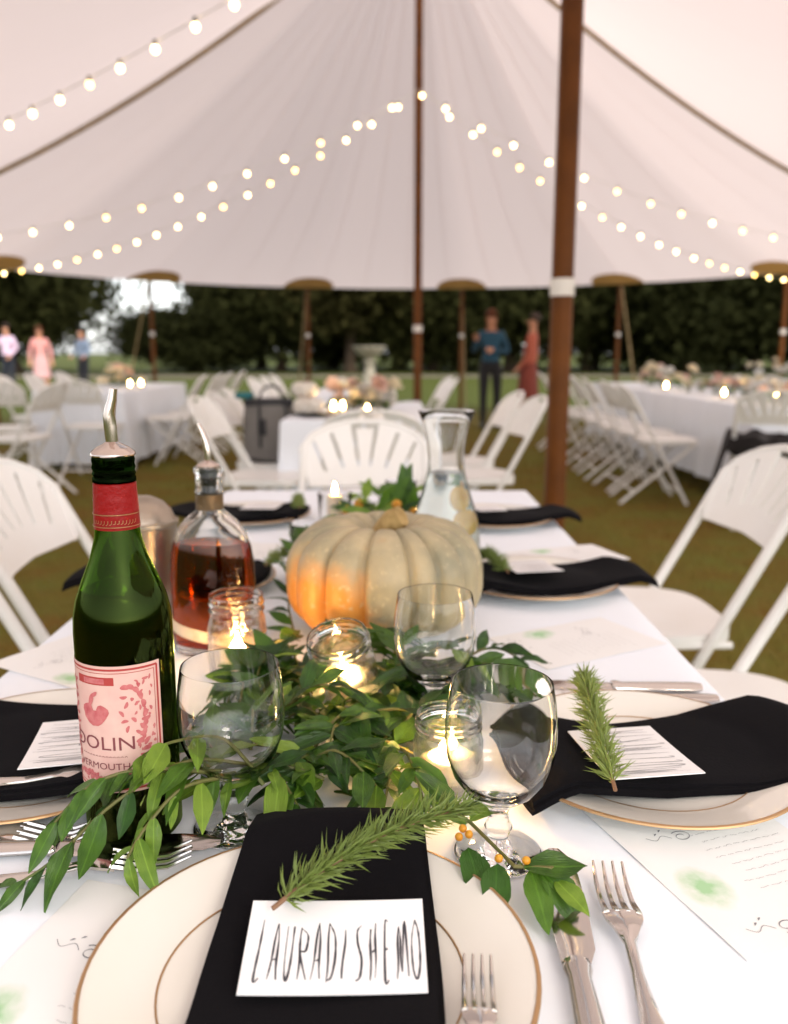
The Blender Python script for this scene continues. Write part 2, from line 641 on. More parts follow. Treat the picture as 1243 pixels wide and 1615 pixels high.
for i, (x, y, k) in enumerate(tree_spots):
    row = tree_spots[:13] if i < 13 else tree_spots[13:]
    nth = sorted(q[0] for q in row).index(x)
    words = ['first', 'second', 'third', 'fourth', 'fifth', 'sixth', 'seventh', 'eighth', 'ninth', 'tenth', 'eleventh', 'twelfth', 'thirteenth']
    where = words[nth] + ' from the left in the ' + ('front row' if i < 13 else 'rear row')
    t = thing('broadleaf_tree', f'dark dense tree beyond the lawn, {where}', 'tree', (x, y, 0), i * 1.7, 'dark trees beyond the lawn')
    obj('trunk', TRUNKS[i % 4], None, t)
    obj('crown', CROWNS[k], None, t)
    if i == 3:
        t.scale = (.9, .9, .40)

# ------------------------------------------------------------------ tent
C1, C2 = Vector((.70, 3.62)), Vector((.27, 9.85))
AX = (C2 - C1).normalized()
WX = Vector((AX.y, -AX.x))
TR, ZP, ZE = 6.5, 5.85, 2.29
tent = thing('sailcloth_tent', 'large translucent white sailcloth tent on wooden poles with rope seams', 'tent')
NS = 7

def rim_r(th):
    """eave radius, chords between side poles with a slight scallop"""
    st = math.pi / NS
    q = (th / st) % 1.0
    return TR * math.cos(st / 2) / math.cos((q - .5) * st) - .03 * math.sin(math.pi * q)

def rim_z(th):
    q = (th / (math.pi / NS)) % 1.0
    return ZE - .02 * math.sin(math.pi * q)

def prof(t, sag=.47):
    return (1 - t) - sag * t * (1 - t)

def end_pt(C, sgn, th, t):
    """th 0..pi from right seam round the end to the left seam; t 0 peak .. 1 eave"""
    r = .18 + (rim_r(th) - .18) * t
    d = WX * math.cos(th) + AX * (sgn * math.sin(th) * (1 if sgn > 0 else .77))     # unseen near end, cut short so open sky lights the table
    z = rim_z(th) + (ZP - rim_z(th)) * prof(t)
    return Vector((C.x + d.x * r, C.y + d.y * r, z))

def mid_pt(s, side, t):
    c = C1.lerp(C2, s)
    ridge = ZP - 1.35 * 4 * s * (1 - s)
    q = (s * 2) % 1.0
    ze = ZE - .02 * math.sin(math.pi * q)
    R_ = TR - .03 * math.sin(math.pi * q)
    r = (.18 + (R_ - .18) * t)
    sg = .47 - .30 * 4 * s * (1 - s)
    d = WX * side
    return Vector((c.x + d.x * r, c.y + d.y * r, ze + (ridge - ze) * prof(t, sg)))

def billow(p, u, t, amt):
    return (p.x, p.y, p.z + amt * 4 * u * (1 - u) * t * (1 - .6 * t))

NG = 25
for C, sgn in ((C2, 1), (C1, -1)):
    for k in range(NG):
        a0, a1 = math.pi * k / NG, math.pi * (k + 1) / NG
        obj('canopy_panel', grid(3, 22, lambda u, v: billow(end_pt(C, sgn, a0 + (a1 - a0) * u, v), u, v, .005)), M_CANVAS, tent, 'all')
for side in (-1, 1):
    for k in range(10):
        obj('canopy_panel', grid(3, 18, lambda u, v: billow(mid_pt((k + u) / 10, side, v), u, v, .005)), M_CANVAS, tent, 'all')

def under(p, d=.02):
    return (p.x, p.y, p.z - d)
for k in range(1, NG):
    th = math.pi * k / NG
    d = Vector((-math.sin(th) * WX.x + math.cos(th) * AX.x, -math.sin(th) * WX.y + math.cos(th) * AX.y))
    gg = grid(1, 22, lambda u, v: under(end_pt(C2, 1, th, .02 + .97 * v) + Vector((d.x, d.y, 0)) * (u - .5) * .007, .005))
    obj('seam', gg, M_CANVAS, tent)
for th in (0, math.pi):
    obj('laced_rope_seam', tube([under(end_pt(C2, 1, th, i / 24), .05) for i in range(25)], .026, 8), M_ROPE, tent)
    obj('laced_rope_seam', tube([under(end_pt(C1, -1, th, i / 24), .05) for i in range(25)], .03, 8), M_ROPE, tent)

def pole(name, x, y, r, h, band=1.38):
    o = obj(name, cap(lathe([(r, -.05), (r, band - .3), (r * .98, h * .6), (r * .93, h)], 20), 20), M_WOOD, tent, loc=(x, y, 0))
    obj('tape_band', cap(lathe([(r * 1.09, band - .035), (r * 1.1, band - .03), (r * 1.1, band + .03), (r * 1.09, band + .035)], 20), 20), M_TAPE, o)
    return o
pole('centre_pole', C1.x, C1.y, .046, ZP)
pole('centre_pole', C2.x, C2.y, .046, ZP)

def side_pole(p, out, big=1):
    pole('side_pole', p.x - out.x * .04, p.y - out.y * .04, .034, p.z - .01, 1.42)
    b = (p.x + out.x * 1.25, p.y + out.y * 1.25, .0)
    obj('guy_rope', tube([(p.x, p.y, p.z), b], .018, 6), M_ROPE, tent)
    obj('tent_stake', tube([(b[0] + out.x * .03, b[1] + out.y * .03, .12), (b[0] - out.x * .1, b[1] - out.y * .1, -.15)], .012, 6), M_STEEL, tent)
    t = Vector((-out.y, out.x))
    def patch(u, v):
        a = math.pi * u
        q = Vector((p.x, p.y, 0)) + Vector((t.x, t.y, 0)) * (math.cos(a) * .46 * v) - Vector((out.x, out.y, 0)) * (.02 + math.sin(a) * .52 * v + .245 * abs(math.cos(a)) * .46 * v)
        return (q.x, q.y, p.z - .012 + .143 * math.sin(a) * v)
    obj('reinforcement_patch', grid(14, 3, patch), M_PATCH, tent)

for C, sgn in ((C2, 1), (C1, -1)):
    for k in (range(NS + 1) if sgn > 0 else (0, 1, 6, 7)):
        th = math.pi * k / NS
        d = (WX * math.cos(th) + AX * (sgn * math.sin(th) * (1 if sgn > 0 else .77))).normalized()
        side_pole(end_pt(C, sgn, th, 1), d)
for side in (-1, 1):
    side_pole(mid_pt(.5, side, 1), WX * side)

# ------------------------------------------------------------------ festoon lights
BULB = [mesh('bulb', sphere((0, 0, -.036), .019, 12, 8, (1, 1, 1.15)), m, 'all') for m in (M_BULB, M_BULB2)]
SOCK = mesh('socket', cap(lathe([(.011, -.018), (.013, 0), (.011, .015)], 8), 8), M_BLACK)
def strand(p0, p1, sag, sp, label, first=.3):
    p0, p1 = Vector(p0), Vector(p1)
    root = thing('festoon_light_string', label, 'string lights', p0, 0, 'strings of bulbs under the tent')
    L = (p1 - p0).length
    def at(t):
        return (p1 - p0) * t - Vector((0, 0, sag * 4 * t * (1 - t)))
    obj('cable', tube([at(i / 30) for i in range(31)], .003, 5), M_TUBE, root)
    s = first
    while s < L - .05:
        q = at(s / L)
        o = obj('bulb', BULB[random.random() < .25], None, root, loc=q)
        obj('socket', SOCK, None, o)
        s += sp * random.uniform(.93, 1.07)
def rimp(k, dz=0):
    q = end_pt(C2, 1, math.pi * k / NS, 1)
    return (q.x, q.y, q.z + dz)
TOP = (C2.x, C2.y - .06, 3.90)
strand(TOP, rimp(6, -.08), .38, .345, 'string of bulbs dropping from the far pole to the lower left eave', .25)
strand(TOP, rimp(7, -.02), .46, .40, 'string of bulbs sagging from the far pole out of frame at left', .3)
strand(TOP, rimp(1, -.08), .38, .345, 'string of bulbs dropping from the far pole to the lower right eave', .04)
strand(TOP, rimp(0, -.02), .46, .40, 'string of bulbs sagging from the far pole out of frame at right', .3)
strand((C1.x - .05, C1.y, 3.18), rimp(7, .42), .18, .36, 'nearest string of larger bulbs crossing the upper left corner', .2)
q = mid_pt(.5, 1, 1)
strand((C1.x + .05, C1.y, 3.15), (q.x, q.y, q.z), .12, .36, 'nearest string of bulbs at the upper right corner', .2)

# ------------------------------------------------------------------ folding chair
def make_chair():
    root = thing('folding_chair', 'chair', 'folding chair')
    sl = math.atan(.55)
    def lean(s, x, off=0.):            # s = height above the panel's foot along the lean
        z = .648 + s * math.cos(sl)
        y = -.27 + (.86 - z) * .55
        return Vector((x, y - off * math.cos(sl), z - off * math.sin(sl)))
    # fan panel
    us = [0]
    for k in range(6):
        c = (k + 1) / 7
        us += [c - .014, c + .014]
    us += [1]
    vs = [0, .12, .30, .5, .68, .80, .88, .95, 1]
    V, F = [], []
    for v in vs:
        for u in us:
            x0, s0 = math.copysign(abs(2 * u - 1) ** 1.55, u - .5) * .1725, .012 * math.cos((u - .5) * 3)
            a = (1 - 2 * u) * R(80)
            x1, s1 = -.212 * math.sin(a), .10 + .140 * math.cos(a)
            x, s = x0 + (x1 - x0) * v, s0 + (s1 - s0) * v
            V.append(tuple(lean(s, x, .03 * (1 - (x / .21) ** 2))))
    nu = len(us)
    for j in range(len(vs) - 1):
        for i in range(nu - 1):
            slit = i % 2 == 1 and 2 <= j <= 5
            hole = 5 <= i <= 7 and j == 6
            if slit or hole:
                continue
            F.append((j * nu + i, j * nu + i + 1, (j + 1) * nu + i + 1, (j + 1) * nu + i))
    n = Vector((0, math.cos(sl), math.sin(sl))) * .007
    back = obj('backrest', thicken(V, F, n), M_CHAIR, root, 30)
    rim = [V[j * nu] for j in range(len(vs))] + [V[(len(vs) - 1) * nu + i] for i in range(1, nu)] + [V[j * nu + nu - 1] for j in range(len(vs) - 2, -1, -1)]
    obj('backrest_rim', tube([tuple(Vector(p) + n * .5) for p in rim], .0085, 8), M_CHAIR, back)
    # uprights that run down into the front legs
    for s in (-1, 1):
        top = lean(.13, s * .200, .0)
        foot = Vector((s * .205, -.27 + .86 * .55, .0))
        obj('front_leg', tube([tuple(top), tuple(top.lerp(foot, .5)), tuple(foot)], .0125, 10), M_TUBE, root)
        obj('rear_leg', tube([(s * .178, .25, .43), (s * .178, -.27, .0)], .0115, 10), M_TUBE, root)
        obj('seat_bracket', tube([(s * .192, .25, .432), (s * .192, -.09, .432)], .009, 8), M_TUBE, root)
    obj('front_stretcher', tube([(-.205, .135, .10), (.205, .135, .10)], .009, 8), M_TUBE, root)
    obj('rear_stretcher', tube([(-.178, -.18, .09), (.178, -.18, .09)], .009, 8), M_TUBE, root)
    # seat: rounded slab with a shallow dish
    def seat(u, v):
        a, b = 2 * u - 1, 2 * v - 1
        q = (abs(a) ** 4 + abs(b) ** 4) ** .25
        m = max(abs(a), abs(b), 1e-6)
        k = m / max(q, 1e-6)
        x, y = a * k * .205, b * k * .205
        return (x * (1.0 if y > 0 else 1 - .12 * (y / .205) ** 2), y + .08, .457 - .010 * (1 - min(1, (a * a + b * b))) )
    v, f = grid(14, 14, seat)
    obj('seat', thicken(v, f, Vector((0, 0, -.028))), M_CHAIR, root, 50)
    root.scale = (1.03, 1.03, 1.045)
    return root

chair0 = make_chair()
E_, W_, N_, S_ = R(-90), R(90), 0., R(180)      # which way the sitter looks
chairs = [
    (.68, 2.05, W_ + .03, 'white fan-back folding chair at far right corner of the nearest table', 'own'),
    (.66, 1.43, W_, 'white folding chair at the right frame edge, only its leg tube showing', 'own'),
    (-.60, 1.80, E_, 'white fan-back folding chair at left edge behind the green bottle', 'own'),
    (-.58, 1.29, E_, 'white folding chair cut by left frame edge, only a backrest corner showing', 'own'),
    (-.10, 2.62, S_, 'white fan-back folding chair facing the camera across the far end of the nearest table', 'own'),
    (-.09, 3.72, N_, 'shaded folding chair with its back turned, just behind the chair facing the camera', 'middle'),
    (-.76, 4.45, E_ - .1, 'nearest white folding chair on the left of the middle table', 'middle'),
    (-.80, 5.05, E_ - .05, 'second white folding chair on the left of the middle table', 'middle'),
    (-.82, 5.62, E_ + .1, 'third white folding chair on the left of the middle table, by the grey bag', 'middle'),
    (.50, 4.50, W_ + .12, 'nearest white folding chair on the right of the middle table', 'middle'),
    (.46, 5.05, W_ + .08, 'second white folding chair on the right of the middle table', 'middle'),
    (-1.02, 7.75, E_ - .1, 'folding chair far behind the grey bag, left of the rear middle table', 'rear middle'),
    (-1.0, 8.35, E_, 'rearmost folding chair left of the rear middle table', 'rear middle'),
    (.26, 7.5, W_, 'nearer folding chair right of the rear middle table by the far pole', 'rear middle'),
    (.25, 8.1, W_ + .1, 'rearmost folding chair right of the rear middle table by the far pole', 'rear middle'),
    (-2.72, 7.55, N_ - .1, 'folding chair with its back to the camera at the end of the left table', 'left'),
    (-2.20, 8.6, W_ + .1, 'nearest folding chair on the right side of the left table', 'left'),
    (-2.16, 9.25, W_, 'middle folding chair on the right side of the left table', 'left'),
    (-2.18, 9.9, W_, 'rearmost folding chair on the right side of the left table', 'left'),
    (-3.75, 8.7, E_, 'nearer folding chair on the left side of the left table', 'left'),
    (-3.75, 9.45, E_, 'farther folding chair on the left side of the left table', 'left'),
    (-2.85, 6.55, W_ - .15, 'folding chair turned to the left at the far left frame edge', 'left'),
    (1.98, 6.40, E_ - .05, 'nearest folding chair in the row on the right table, crossed legs in full view', 'right'),
    (2.0, 7.0, E_ + .08, 'second folding chair in the row along the right table', 'right'),
    (1.98, 7.6, E_ - .04, 'third folding chair in the row along the right table', 'right'),
    (2.0, 8.25, E_, 'fourth folding chair in the row along the right table', 'right'),
    (1.97, 8.9, E_ + .1, 'fifth folding chair in the row along the right table, just right of the near pole', 'right'),
    (1.98, 9.9, E_ - .1, 'sixth folding chair along the right table, just left of the near pole', 'right'),
    (-3.35, 7.3, N_ + .2, 'folding chair seen from behind left of the end chair at the left table', 'left'),
    (-2.15, 10.6, W_, 'folding chair beyond the far right corner of the left table', 'left'),
    (-3.72, 10.2, E_, 'rearmost folding chair on the left side of the left table', 'left'),
    (-1.0, 9.0, E_, 'folding chair beyond the rear middle table on its left', 'rear middle'),
    (2.42, 5.45, N_ - .35, 'folding chair turned away at the near end of the right table beside the dark coat', 'right'),
]
for i, (x, y, rz, lab, grp) in enumerate(chairs):
    g_ = {'own': 'chairs at the nearest table', 'middle': 'chairs at the middle table', 'rear middle': 'chairs at the rear middle table',
          'left': 'chairs at the left table', 'right': 'chairs at the right table'}[grp]
    if i == 0:
        chair0.location = (x, y, 0)
        chair0.rotation_euler = (0, 0, rz)
        tag(chair0, lab, None, g_)
    else:
        dup(chair0, (x, y, 0), rz, lab, g_)

# ------------------------------------------------------------------ tables and cloths
def cloth_mesh(x0, x1, y0, y1, top, drop, seed):
    rr = random.Random(seed)
    cx, cy, hx, hy = (x0 + x1) / 2, (y0 + y1) / 2, (x1 - x0) / 2, (y1 - y0) / 2
    n = 280
    per = []
    rc = .02
    tot = 4 * (hx + hy)
    for i in range(n):                  # rectangle perimeter with outward normal
        s = i / n * tot
        if s < 2 * hx: p, nn = (-hx + s, -hy), (0, -1)
        elif s < 2 * hx + 2 * hy: p, nn = (hx, -hy + s - 2 * hx), (1, 0)
        elif s < 4 * hx + 2 * hy: p, nn = (hx - (s - 2 * hx - 2 * hy), hy), (0, 1)
        else: p, nn = (-hx, hy - (s - 4 * hx - 2 * hy)), (-1, 0)
        dx, dy = max(0, abs(p[0]) - hx + .06) / .06, max(0, abs(p[1]) - hy + .06) / .06
        if dx > 0 and dy > 0:
            q = Vector((math.copysign(dx, p[0]), math.copysign(dy, p[1]))).normalized()
            nn = (q.x, q.y)
        per.append((p, nn, s))
    ph = [rr.uniform(0, 6.28) for _ in range(4)]
    V, F = [], []
    rings = [(-.03, 0, 0), (-.006, -.0005, 0), (0, -.004, 0), (.003, -.012, .05)] + [(.004 + .012 * k / 6, -.02 - (drop - .02) * k / 6, k / 6) for k in range(1, 7)]
    for off, dz, w in rings:
        for (p, nn, s) in per:
            wave = w * (.018 * math.sin(s * 13 + ph[0]) + .012 * math.sin(s * 23 + ph[1]) + .008 * math.sin(s * 41 + ph[2]))
            o = off + max(wave, -.004 - off + .002) if w else off
            cf = max(0, 1 - min(hx - abs(p[0]) + hy - abs(p[1]), .12) / .12)
            V.append((cx + p[0] + nn[0] * (o + cf * w * .05), cy + p[1] + nn[1] * (o + cf * w * .05), top + dz - cf * w * drop * .12))
    for j in range(len(rings) - 1):
        for i in range(n):
            k = (i + 1) % n
            F.append((j * n + i, (j + 1) * n + i, (j + 1) * n + k, j * n + k))
    F.append(tuple(range(n)))
    return V, F

def banquet(x0, x1, y0, y1, lab, drop, seed):
    t = thing('banquet_table', 'folding banquet table under ' + lab, 'table', ((x0 + x1) / 2, (y0 + y1) / 2, 0))
    hx, hy = (x1 - x0) / 2 - .012, (y1 - y0) / 2 - .012
    obj('tabletop', box((0, 0, .728), (2 * hx, 2 * hy, .03), .004), M_CHAIR, t)
    for a in (-1, 1):
        for b in (-1, 1):
            obj('leg', tube([(a * (hx - .08), b * (hy - .2), 0), (a * (hx - .08), b * (hy - .2), .713)], .014, 8), M_TUBE, t)
    c = obj('tablecloth', cloth_mesh(x0, x1, y0, y1, .75, drop, seed), M_CLOTH, smooth=50)
    tag(c, lab, 'tablecloth', 'white tablecloths')
    return t
banquet(-.455, .358, .255, 2.25, 'white cloth on the nearest table, laid with plates and a pumpkin', .27, 1)
banquet(-.62, .20, 4.62, 6.45, 'white cloth on the middle table behind the fan-back chairs', .62, 2)
banquet(-.75, .0, 7.2, 9.0, 'white cloth on the rear middle table near the far pole', .5, 3)
banquet(-3.4, -2.55, 8.0, 10.4, 'white cloth on the left table with folds hanging to the grass', .68, 4)
banquet(2.45, 3.30, 5.75, 8.15, 'white cloth on the near half of the right table', .6, 5)
banquet(2.46, 3.29, 8.2, 10.6, 'white cloth on the far half of the right table', .6, 6)
banquet(4.6, 5.4, 9.6, 12.4, 'white cloth on the farthest table at right under flowers', .6, 7)
banquet(-4.6, -3.7, 5.6, 7.4, 'white cloth of the table cut by the left frame edge', .6, 8)

# ------------------------------------------------------------------ place settings
T = .7508
def make_plate():
    root = thing('dinner_plate', 'plate', 'plate')
    r = .135
    p = [(.0005, .004), (.075, .004), (.08, .0), (.083, .003), (.10, .007), (.118, .0125), (.1335, .0165), (.135, .018), (.134, .0192), (.118, .0152),
         (.100, .0100), (.088, .0070), (.080, .0062), (.0005, .0062)]
    p = [(a * .963, b) for a, b in p]
    obj('plate_body', lathe(p, 72), M_PLATE, root)
    obj('gold_rim', lathe([(.1280, .01945), (.1292, .0197), (.1304, .0192), (.1309, .018), (.1304, .0174)], 72), M_GOLD, root)
    obj('gold_verge_line', lathe([(.0879, .0083), (.0883, .0087), (.0888, .0088), (.0892, .0086)], 72), M_GOLD, root)
    return root

def fork_geo():
    """points along +Y, tines at +Y, about 0.19 long, lies on z=0"""
    g = G()
    def zc(y):
        return .004 + .010 * max(0, (y - .10) / .03) * max(0, (.15 - y) / .03) * .0 + (.012 * math.exp(-((y - .128) / .022) ** 2)) * .55 + (.003 if y > .17 else 0)
    # handle
    hw = [(.0, .007), (.012, .0105), (.03, .0095), (.06, .0055), (.09, .0035), (.112, .0035), (.122, .008), (.130, .0118), (.139, .0128)]
    V, F = [], []
    for y, w in hw:
        for x in (-1, -.5, 0, .5, 1):
            V.append((x * w, y, zc(y) + .0022 * (1 - x * x)))
    for j in range(len(hw) - 1):
        for i in range(4):
            F.append((j * 5 + i, j * 5 + i + 1, j * 5 + i + 6, j * 5 + i + 5))
    g.add(thicken(V, F, Vector((0, 0, -.0022))))
    for k in range(4):
        x = (-1.5 + k) * .0068
        g.add(tube([(x, .136, zc(.136) + .0004), (x, .155, zc(.155) - .001), (x * 1.0, .175, zc(.165)), (x * .98, .192, zc(.18) + .0035)], [.0023, .0019, .0017, .0009], 6))
    return g

def knife_geo():
    g = G()
    hw = [(.0, .006, .004), (.01, .009, .005), (.05, .0085, .005), (.085, .007, .0045), (.092, .0088, .006), (.097, .0088, .006), (.0975, .009, .002), (.11, .0115, .0012),
          (.15, .0135, .001), (.185, .013, .0009), (.205, .010, .0008), (.216, .004, .0006)]
    V, F = [], []
    n = 10
    for y, w, h in hw:
        for i in range(n):
            a = 2 * math.pi * i / n
            V.append((w * math.cos(a) + (.002 if y > .1 else 0), y, .0062 + h * math.sin(a)))
    for j in range(len(hw) - 1):
        for i in range(n):
            k = (i + 1) % n
            F.append((j * n + i, j * n + k, (j + 1) * n + k, (j + 1) * n + i))
    cap((V, F), n)
    return g.add((V, F))

FORK = mesh('table_fork', fork_geo(), M_SILVER, 50)
KNIFE = mesh('table_knife', knife_geo(), M_SILVER, 50)
def cutlery(me, name, x, y, rz, label, z=T, rx=0., grp='silver cutlery on the nearest table'):
    o = obj(name, me, None, loc=(x, y, z), rot=(rx, 0, rz))
    return tag(o, label, 'fork' if 'fork' in name else 'knife', grp)

def napkin_geo(L, Wd, seed, sag=.0, ripple=.004, outward=1):
    """folded napkin, long axis +Y, origin at centre, lies over a plate of radius .135"""
    r = random.Random(seed)
    ph = [r.uniform(0, 6.28) for _ in range(5)]
    g = G()
    def base(x, y):
        rr = math.hypot(x, y)
        if rr < .075: z = .0075
        elif rr < .135: z = .0075 + (rr - .075) / .06 * .0135
        else: z = .021 - (rr - .135) * .25 - sag * max(0, rr - .14) ** 2 * 22
        return max(z, .007 if sag == 0 or y * outward < 0 else -.06)
    for k, (dz, sh, grow) in enumerate(((0, 0, 0), (.0038, .002, -.003), (.0076, -.002, -.002))):
        def top(u, v):
            a, b = (u - .5), (v - .5)
            x = a * (Wd + grow) * (1 + .05 * math.sin(v * 5 + ph[3])) + sh
            y = b * (L + grow) + .004 * math.sin(u * 5 + ph[4])
            edge = max(0, abs(a) * 2 - .88) / .12
            z = base(x, y) + dz + ripple * (math.sin(x * 42 + ph[0] + y * 14) * .35 + math.sin(y * 31 + ph[1] - x * 20) * .55) * (k + 1) / 3
            z -= .0012 * edge * edge * (k > 0)
            return (x, y, z + .0036)
        v, f = grid(22, 40, top)
        g.add(thicken(v, f, Vector((0, 0, -.0032))))
    return g

M_ROSETTE = None
def rosemary(L, seed, bend=.05, fat=1.):
    """sprig along +X, cut end at origin; returns (stem geometry, needle geometry)"""
    r = random.Random(seed)
    st = [(L * t, bend * L * math.sin(t * 2.6) * 1.0, .006 + .012 * t * (1 - t) * 4 * .6) for t in [i / 16 for i in range(17)]]
    s = tube(st, [.0016 * (1 - .5 * i / 16) for i in range(17)], 7)
    g = G()
    nn = int(L * 4200)
    for i in range(nn):
        t = .05 + .95 * i / nn
        k = min(15, int(t * 16))
        p = Vector(st[k]).lerp(Vector(st[k + 1]), t * 16 - k)
        d = (Vector(st[min(k + 1, 16)]) - Vector(st[max(k - 1, 0)])).normalized()
        a = r.uniform(0, 6.283)
        out = (Vector((0, 1, 0)) * math.cos(a) + Vector((0, 0, 1)) * math.sin(a))
        if out.z < -.25:
            out.z *= .25
        fw = r.uniform(.0, 1.2)
        dr = (d * fw + out).normalized()
        ln = r.uniform(.010, .023) * fat * (1 - .35 * max(0, t - .8) / .2)
        e1 = p + dr * ln * .55 + Vector((0, 0, r.uniform(-.001, .002)))
        e2 = p + dr * ln + d * .003
        sd = dr.cross(Vector((r.uniform(-1, 1), r.uniform(-1, 1), r.uniform(-1, 1)))).normalized() * .0008
        up = dr.cross(sd).normalized() * .0006
        V = [p - sd * .5, p + sd * .5, e1 + sd, e1 + up, e1 - sd, e2]
        V = [(q.x, q.y, max(q.z, .0008)) for q in V]
        g.add((V, [(0, 1, 2, 3), (0, 3, 4), (3, 2, 5), (3, 5, 4)]))
    return s, g

SPRIG_CACHE = {}
def sprig(x, y, z, rz, L, seed, label, tilt=0., bend=.05):
    t = thing('rosemary_sprig', label, 'rosemary', (x, y, z), 0, 'rosemary sprigs on the napkins')
    t.rotation_euler = Euler((0, tilt, rz))
    key = (round(L, 3), seed)
    if key not in SPRIG_CACHE:
        s, g = rosemary(L, seed, bend)
        SPRIG_CACHE[key] = (mesh('stem', s, M_TWIG), mesh('needles', g, M_ROSE, False))
    a, b = SPRIG_CACHE[key]
    obj('stem', a, None, t)
    n = obj('needles', b, None, t)
    n['kind'] = 'stuff'

# hand lettering: tall narrow letters as pen strokes in a unit box (x 0..1, y 0..1)
LET = {
    'L': [[(.3, 1.15), (.22, .6), (.1, .0), (.5, .04)]], 'A': [[(.0, .0), (.45, 1.0)], [(.45, 1.0), (.75, .0)], [(.2, .36), (.7, .38)]],
    'U': [[(.1, 1.), (.12, .3), (.35, .0), (.6, .3), (.65, 1.)]], 'R': [[(.1, 0), (.12, 1.)], [(.1, 1.), (.7, .85), (.6, .55), (.15, .5), (.8, .0)]],
    'D': [[(.12, -.05), (.15, 1.1)], [(.1, 1.05), (.65, .8), (.75, .4), (.5, .05), (.08, .0)]], 'I': [[(.35, .85), (.2, .0)]],
    'S': [[(.55, 1.05), (.2, .95), (.25, .7), (.6, .4), (.5, .08), (.15, .0)]], 'H': [[(.15, .0), (.18, .95)], [(.55, .0), (.6, .95)], [(.15, .45), (.6, .5)]],
    'E': [[(.45, 1.0), (.2, .95), (.2, .0), (.5, .0)], [(.2, .5), (.45, .52)]], 'M': [[(.0, .0), (.2, 1.)], [(.2, 1.), (.45, .15)], [(.45, .15), (.7, 1.), (.95, .05)]],
    'O': [[(.45, 1.05), (.12, .7), (.15, .2), (.45, .02), (.75, .3), (.72, .8), (.45, 1.05)]],
    'N': [[(.05, 0), (.12, 1.)], [(.12, 1.), (.6, .05)], [(.6, .05), (.68, 1.05)]], 'T': [[(.35, .0), (.4, 1.)], [(.05, 1.0), (.75, .96)]],
    'Y': [[(.1, 1.), (.35, .5)], [(.65, 1.0), (.25, .0)]], 'W': [[(.0, 1.), (.25, .0)], [(.25, .0), (.45, .7), (.65, .0)], [(.65, .0), (.9, 1.05)]]}
def lettering(word, x0, x1, y0, y1, jit, seed, w=.0007):
    r = random.Random(seed)
    g = G()
    step = (x1 - x0) / len(word)
    for i, ch in enumerate(word):
        for s in LET.get(ch, []):
            hy = (y1 - y0) * r.uniform(.9, 1.08)
            by = y0 + r.uniform(-jit, jit)
            pts = dens([(x0 + (i + .08 + .85 * p[0]) * step, by + p[1] * hy) for p in s], 5) if len(s) > 2 else \
                [(x0 + (i + .08 + .85 * (s[0][0] + (s[1][0] - s[0][0]) * t / 6)) * step + .0004 * math.sin(t), by + (s[0][1] + (s[1][1] - s[0][1]) * t / 6) * hy) for t in range(7)]
            n = len(pts)
            ws = [w * (.55 + 1.0 * (1 - abs(2 * k / max(1, n - 1) - r.uniform(.8, 1.5)))) for k in range(n)]
            g.add(stroke(pts, [max(q, w * .4) for q in ws]))
    return g

def card(x, y, z, rz, wd, ht, word, seed, label, tilt=(0, 0), rows=None):
    t = thing('place_card', label, 'place card', (x, y, z), 0, 'place cards on the napkins')
    t.rotation_euler = Euler((tilt[0], tilt[1], rz))
    v, f = grid(10, 4, lambda u, q: ((u - .5) * wd, (q - .5) * ht, .0009 * (2 * u - 1) ** 2))
    obj('card_stock', thicken(v, f, Vector((0, 0, -.0009))), M_CARD, t)
    if rows:
        g = lettering(word, -wd * .45, wd * .45, -ht * .40, ht * .36, ht * .04, seed, .0006)
    else:
        g = lettering(word, -wd * .44, wd * .49, -ht * .37, ht * .22, ht * .02, seed, .00095)
    for i, p in enumerate(g.v):
        g.v[i] = (p[0], p[1], .0009 * (2 * p[0] / wd) ** 2 + .0003)
    obj('ink_lettering', g, M_INK2 if rows else M_INK3, t, smooth=False)

plate0 = make_plate()
# x, y, rotation of the napkin, napkin length/width, words for labels
settings = [
    (-.047, .432, 0., .30, .130, 'at the near end of the table'),
    (.226, .700, R(-80), .315, .134, 'nearest on the right side'),
    (.222, 1.29, R(-80), .30, .14, 'second on the right side'),
    (.215, 1.80, R(-84), .30, .13, 'third on the right side, by the carafe'),
    (-.318, .705, R(-97), .29, .16, 'nearest on the left side behind the green bottle'),
    (-.318, 1.29, R(-95), .29, .14, 'second on the left side behind the amber bottle'),
    (-.315, 1.83, R(-93), .30, .14, 'third on the left side by the fan-back chair'),
]
for i, (x, y, rz, L, Wd, wh) in enumerate(settings):
    if i == 0:
        plate0.location = (x, y, T)
        tag(plate0, 'ivory dinner plate with gold rim ' + wh, None, 'gold rimmed plates on the nearest table')
    else:
        dup(plate0, (x, y, T), 0, 'ivory dinner plate with gold rim ' + wh, 'gold rimmed plates on the nearest table')
    n = obj('napkin', napkin_geo(L, Wd, 20 + i, 0 if i == 0 else .3, .003 if i == 0 else .0032, 1 if i < 4 else -1), M_NAPKIN, smooth=50, loc=(x + (.006 if i == 0 else (.026 if i < 4 else -.03)), y + (.0 if i == 0 else 0), T), rot=(0, 0, rz))
    tag(n, 'folded black napkin on the plate ' + wh, 'napkin', 'black napkins on the plates')

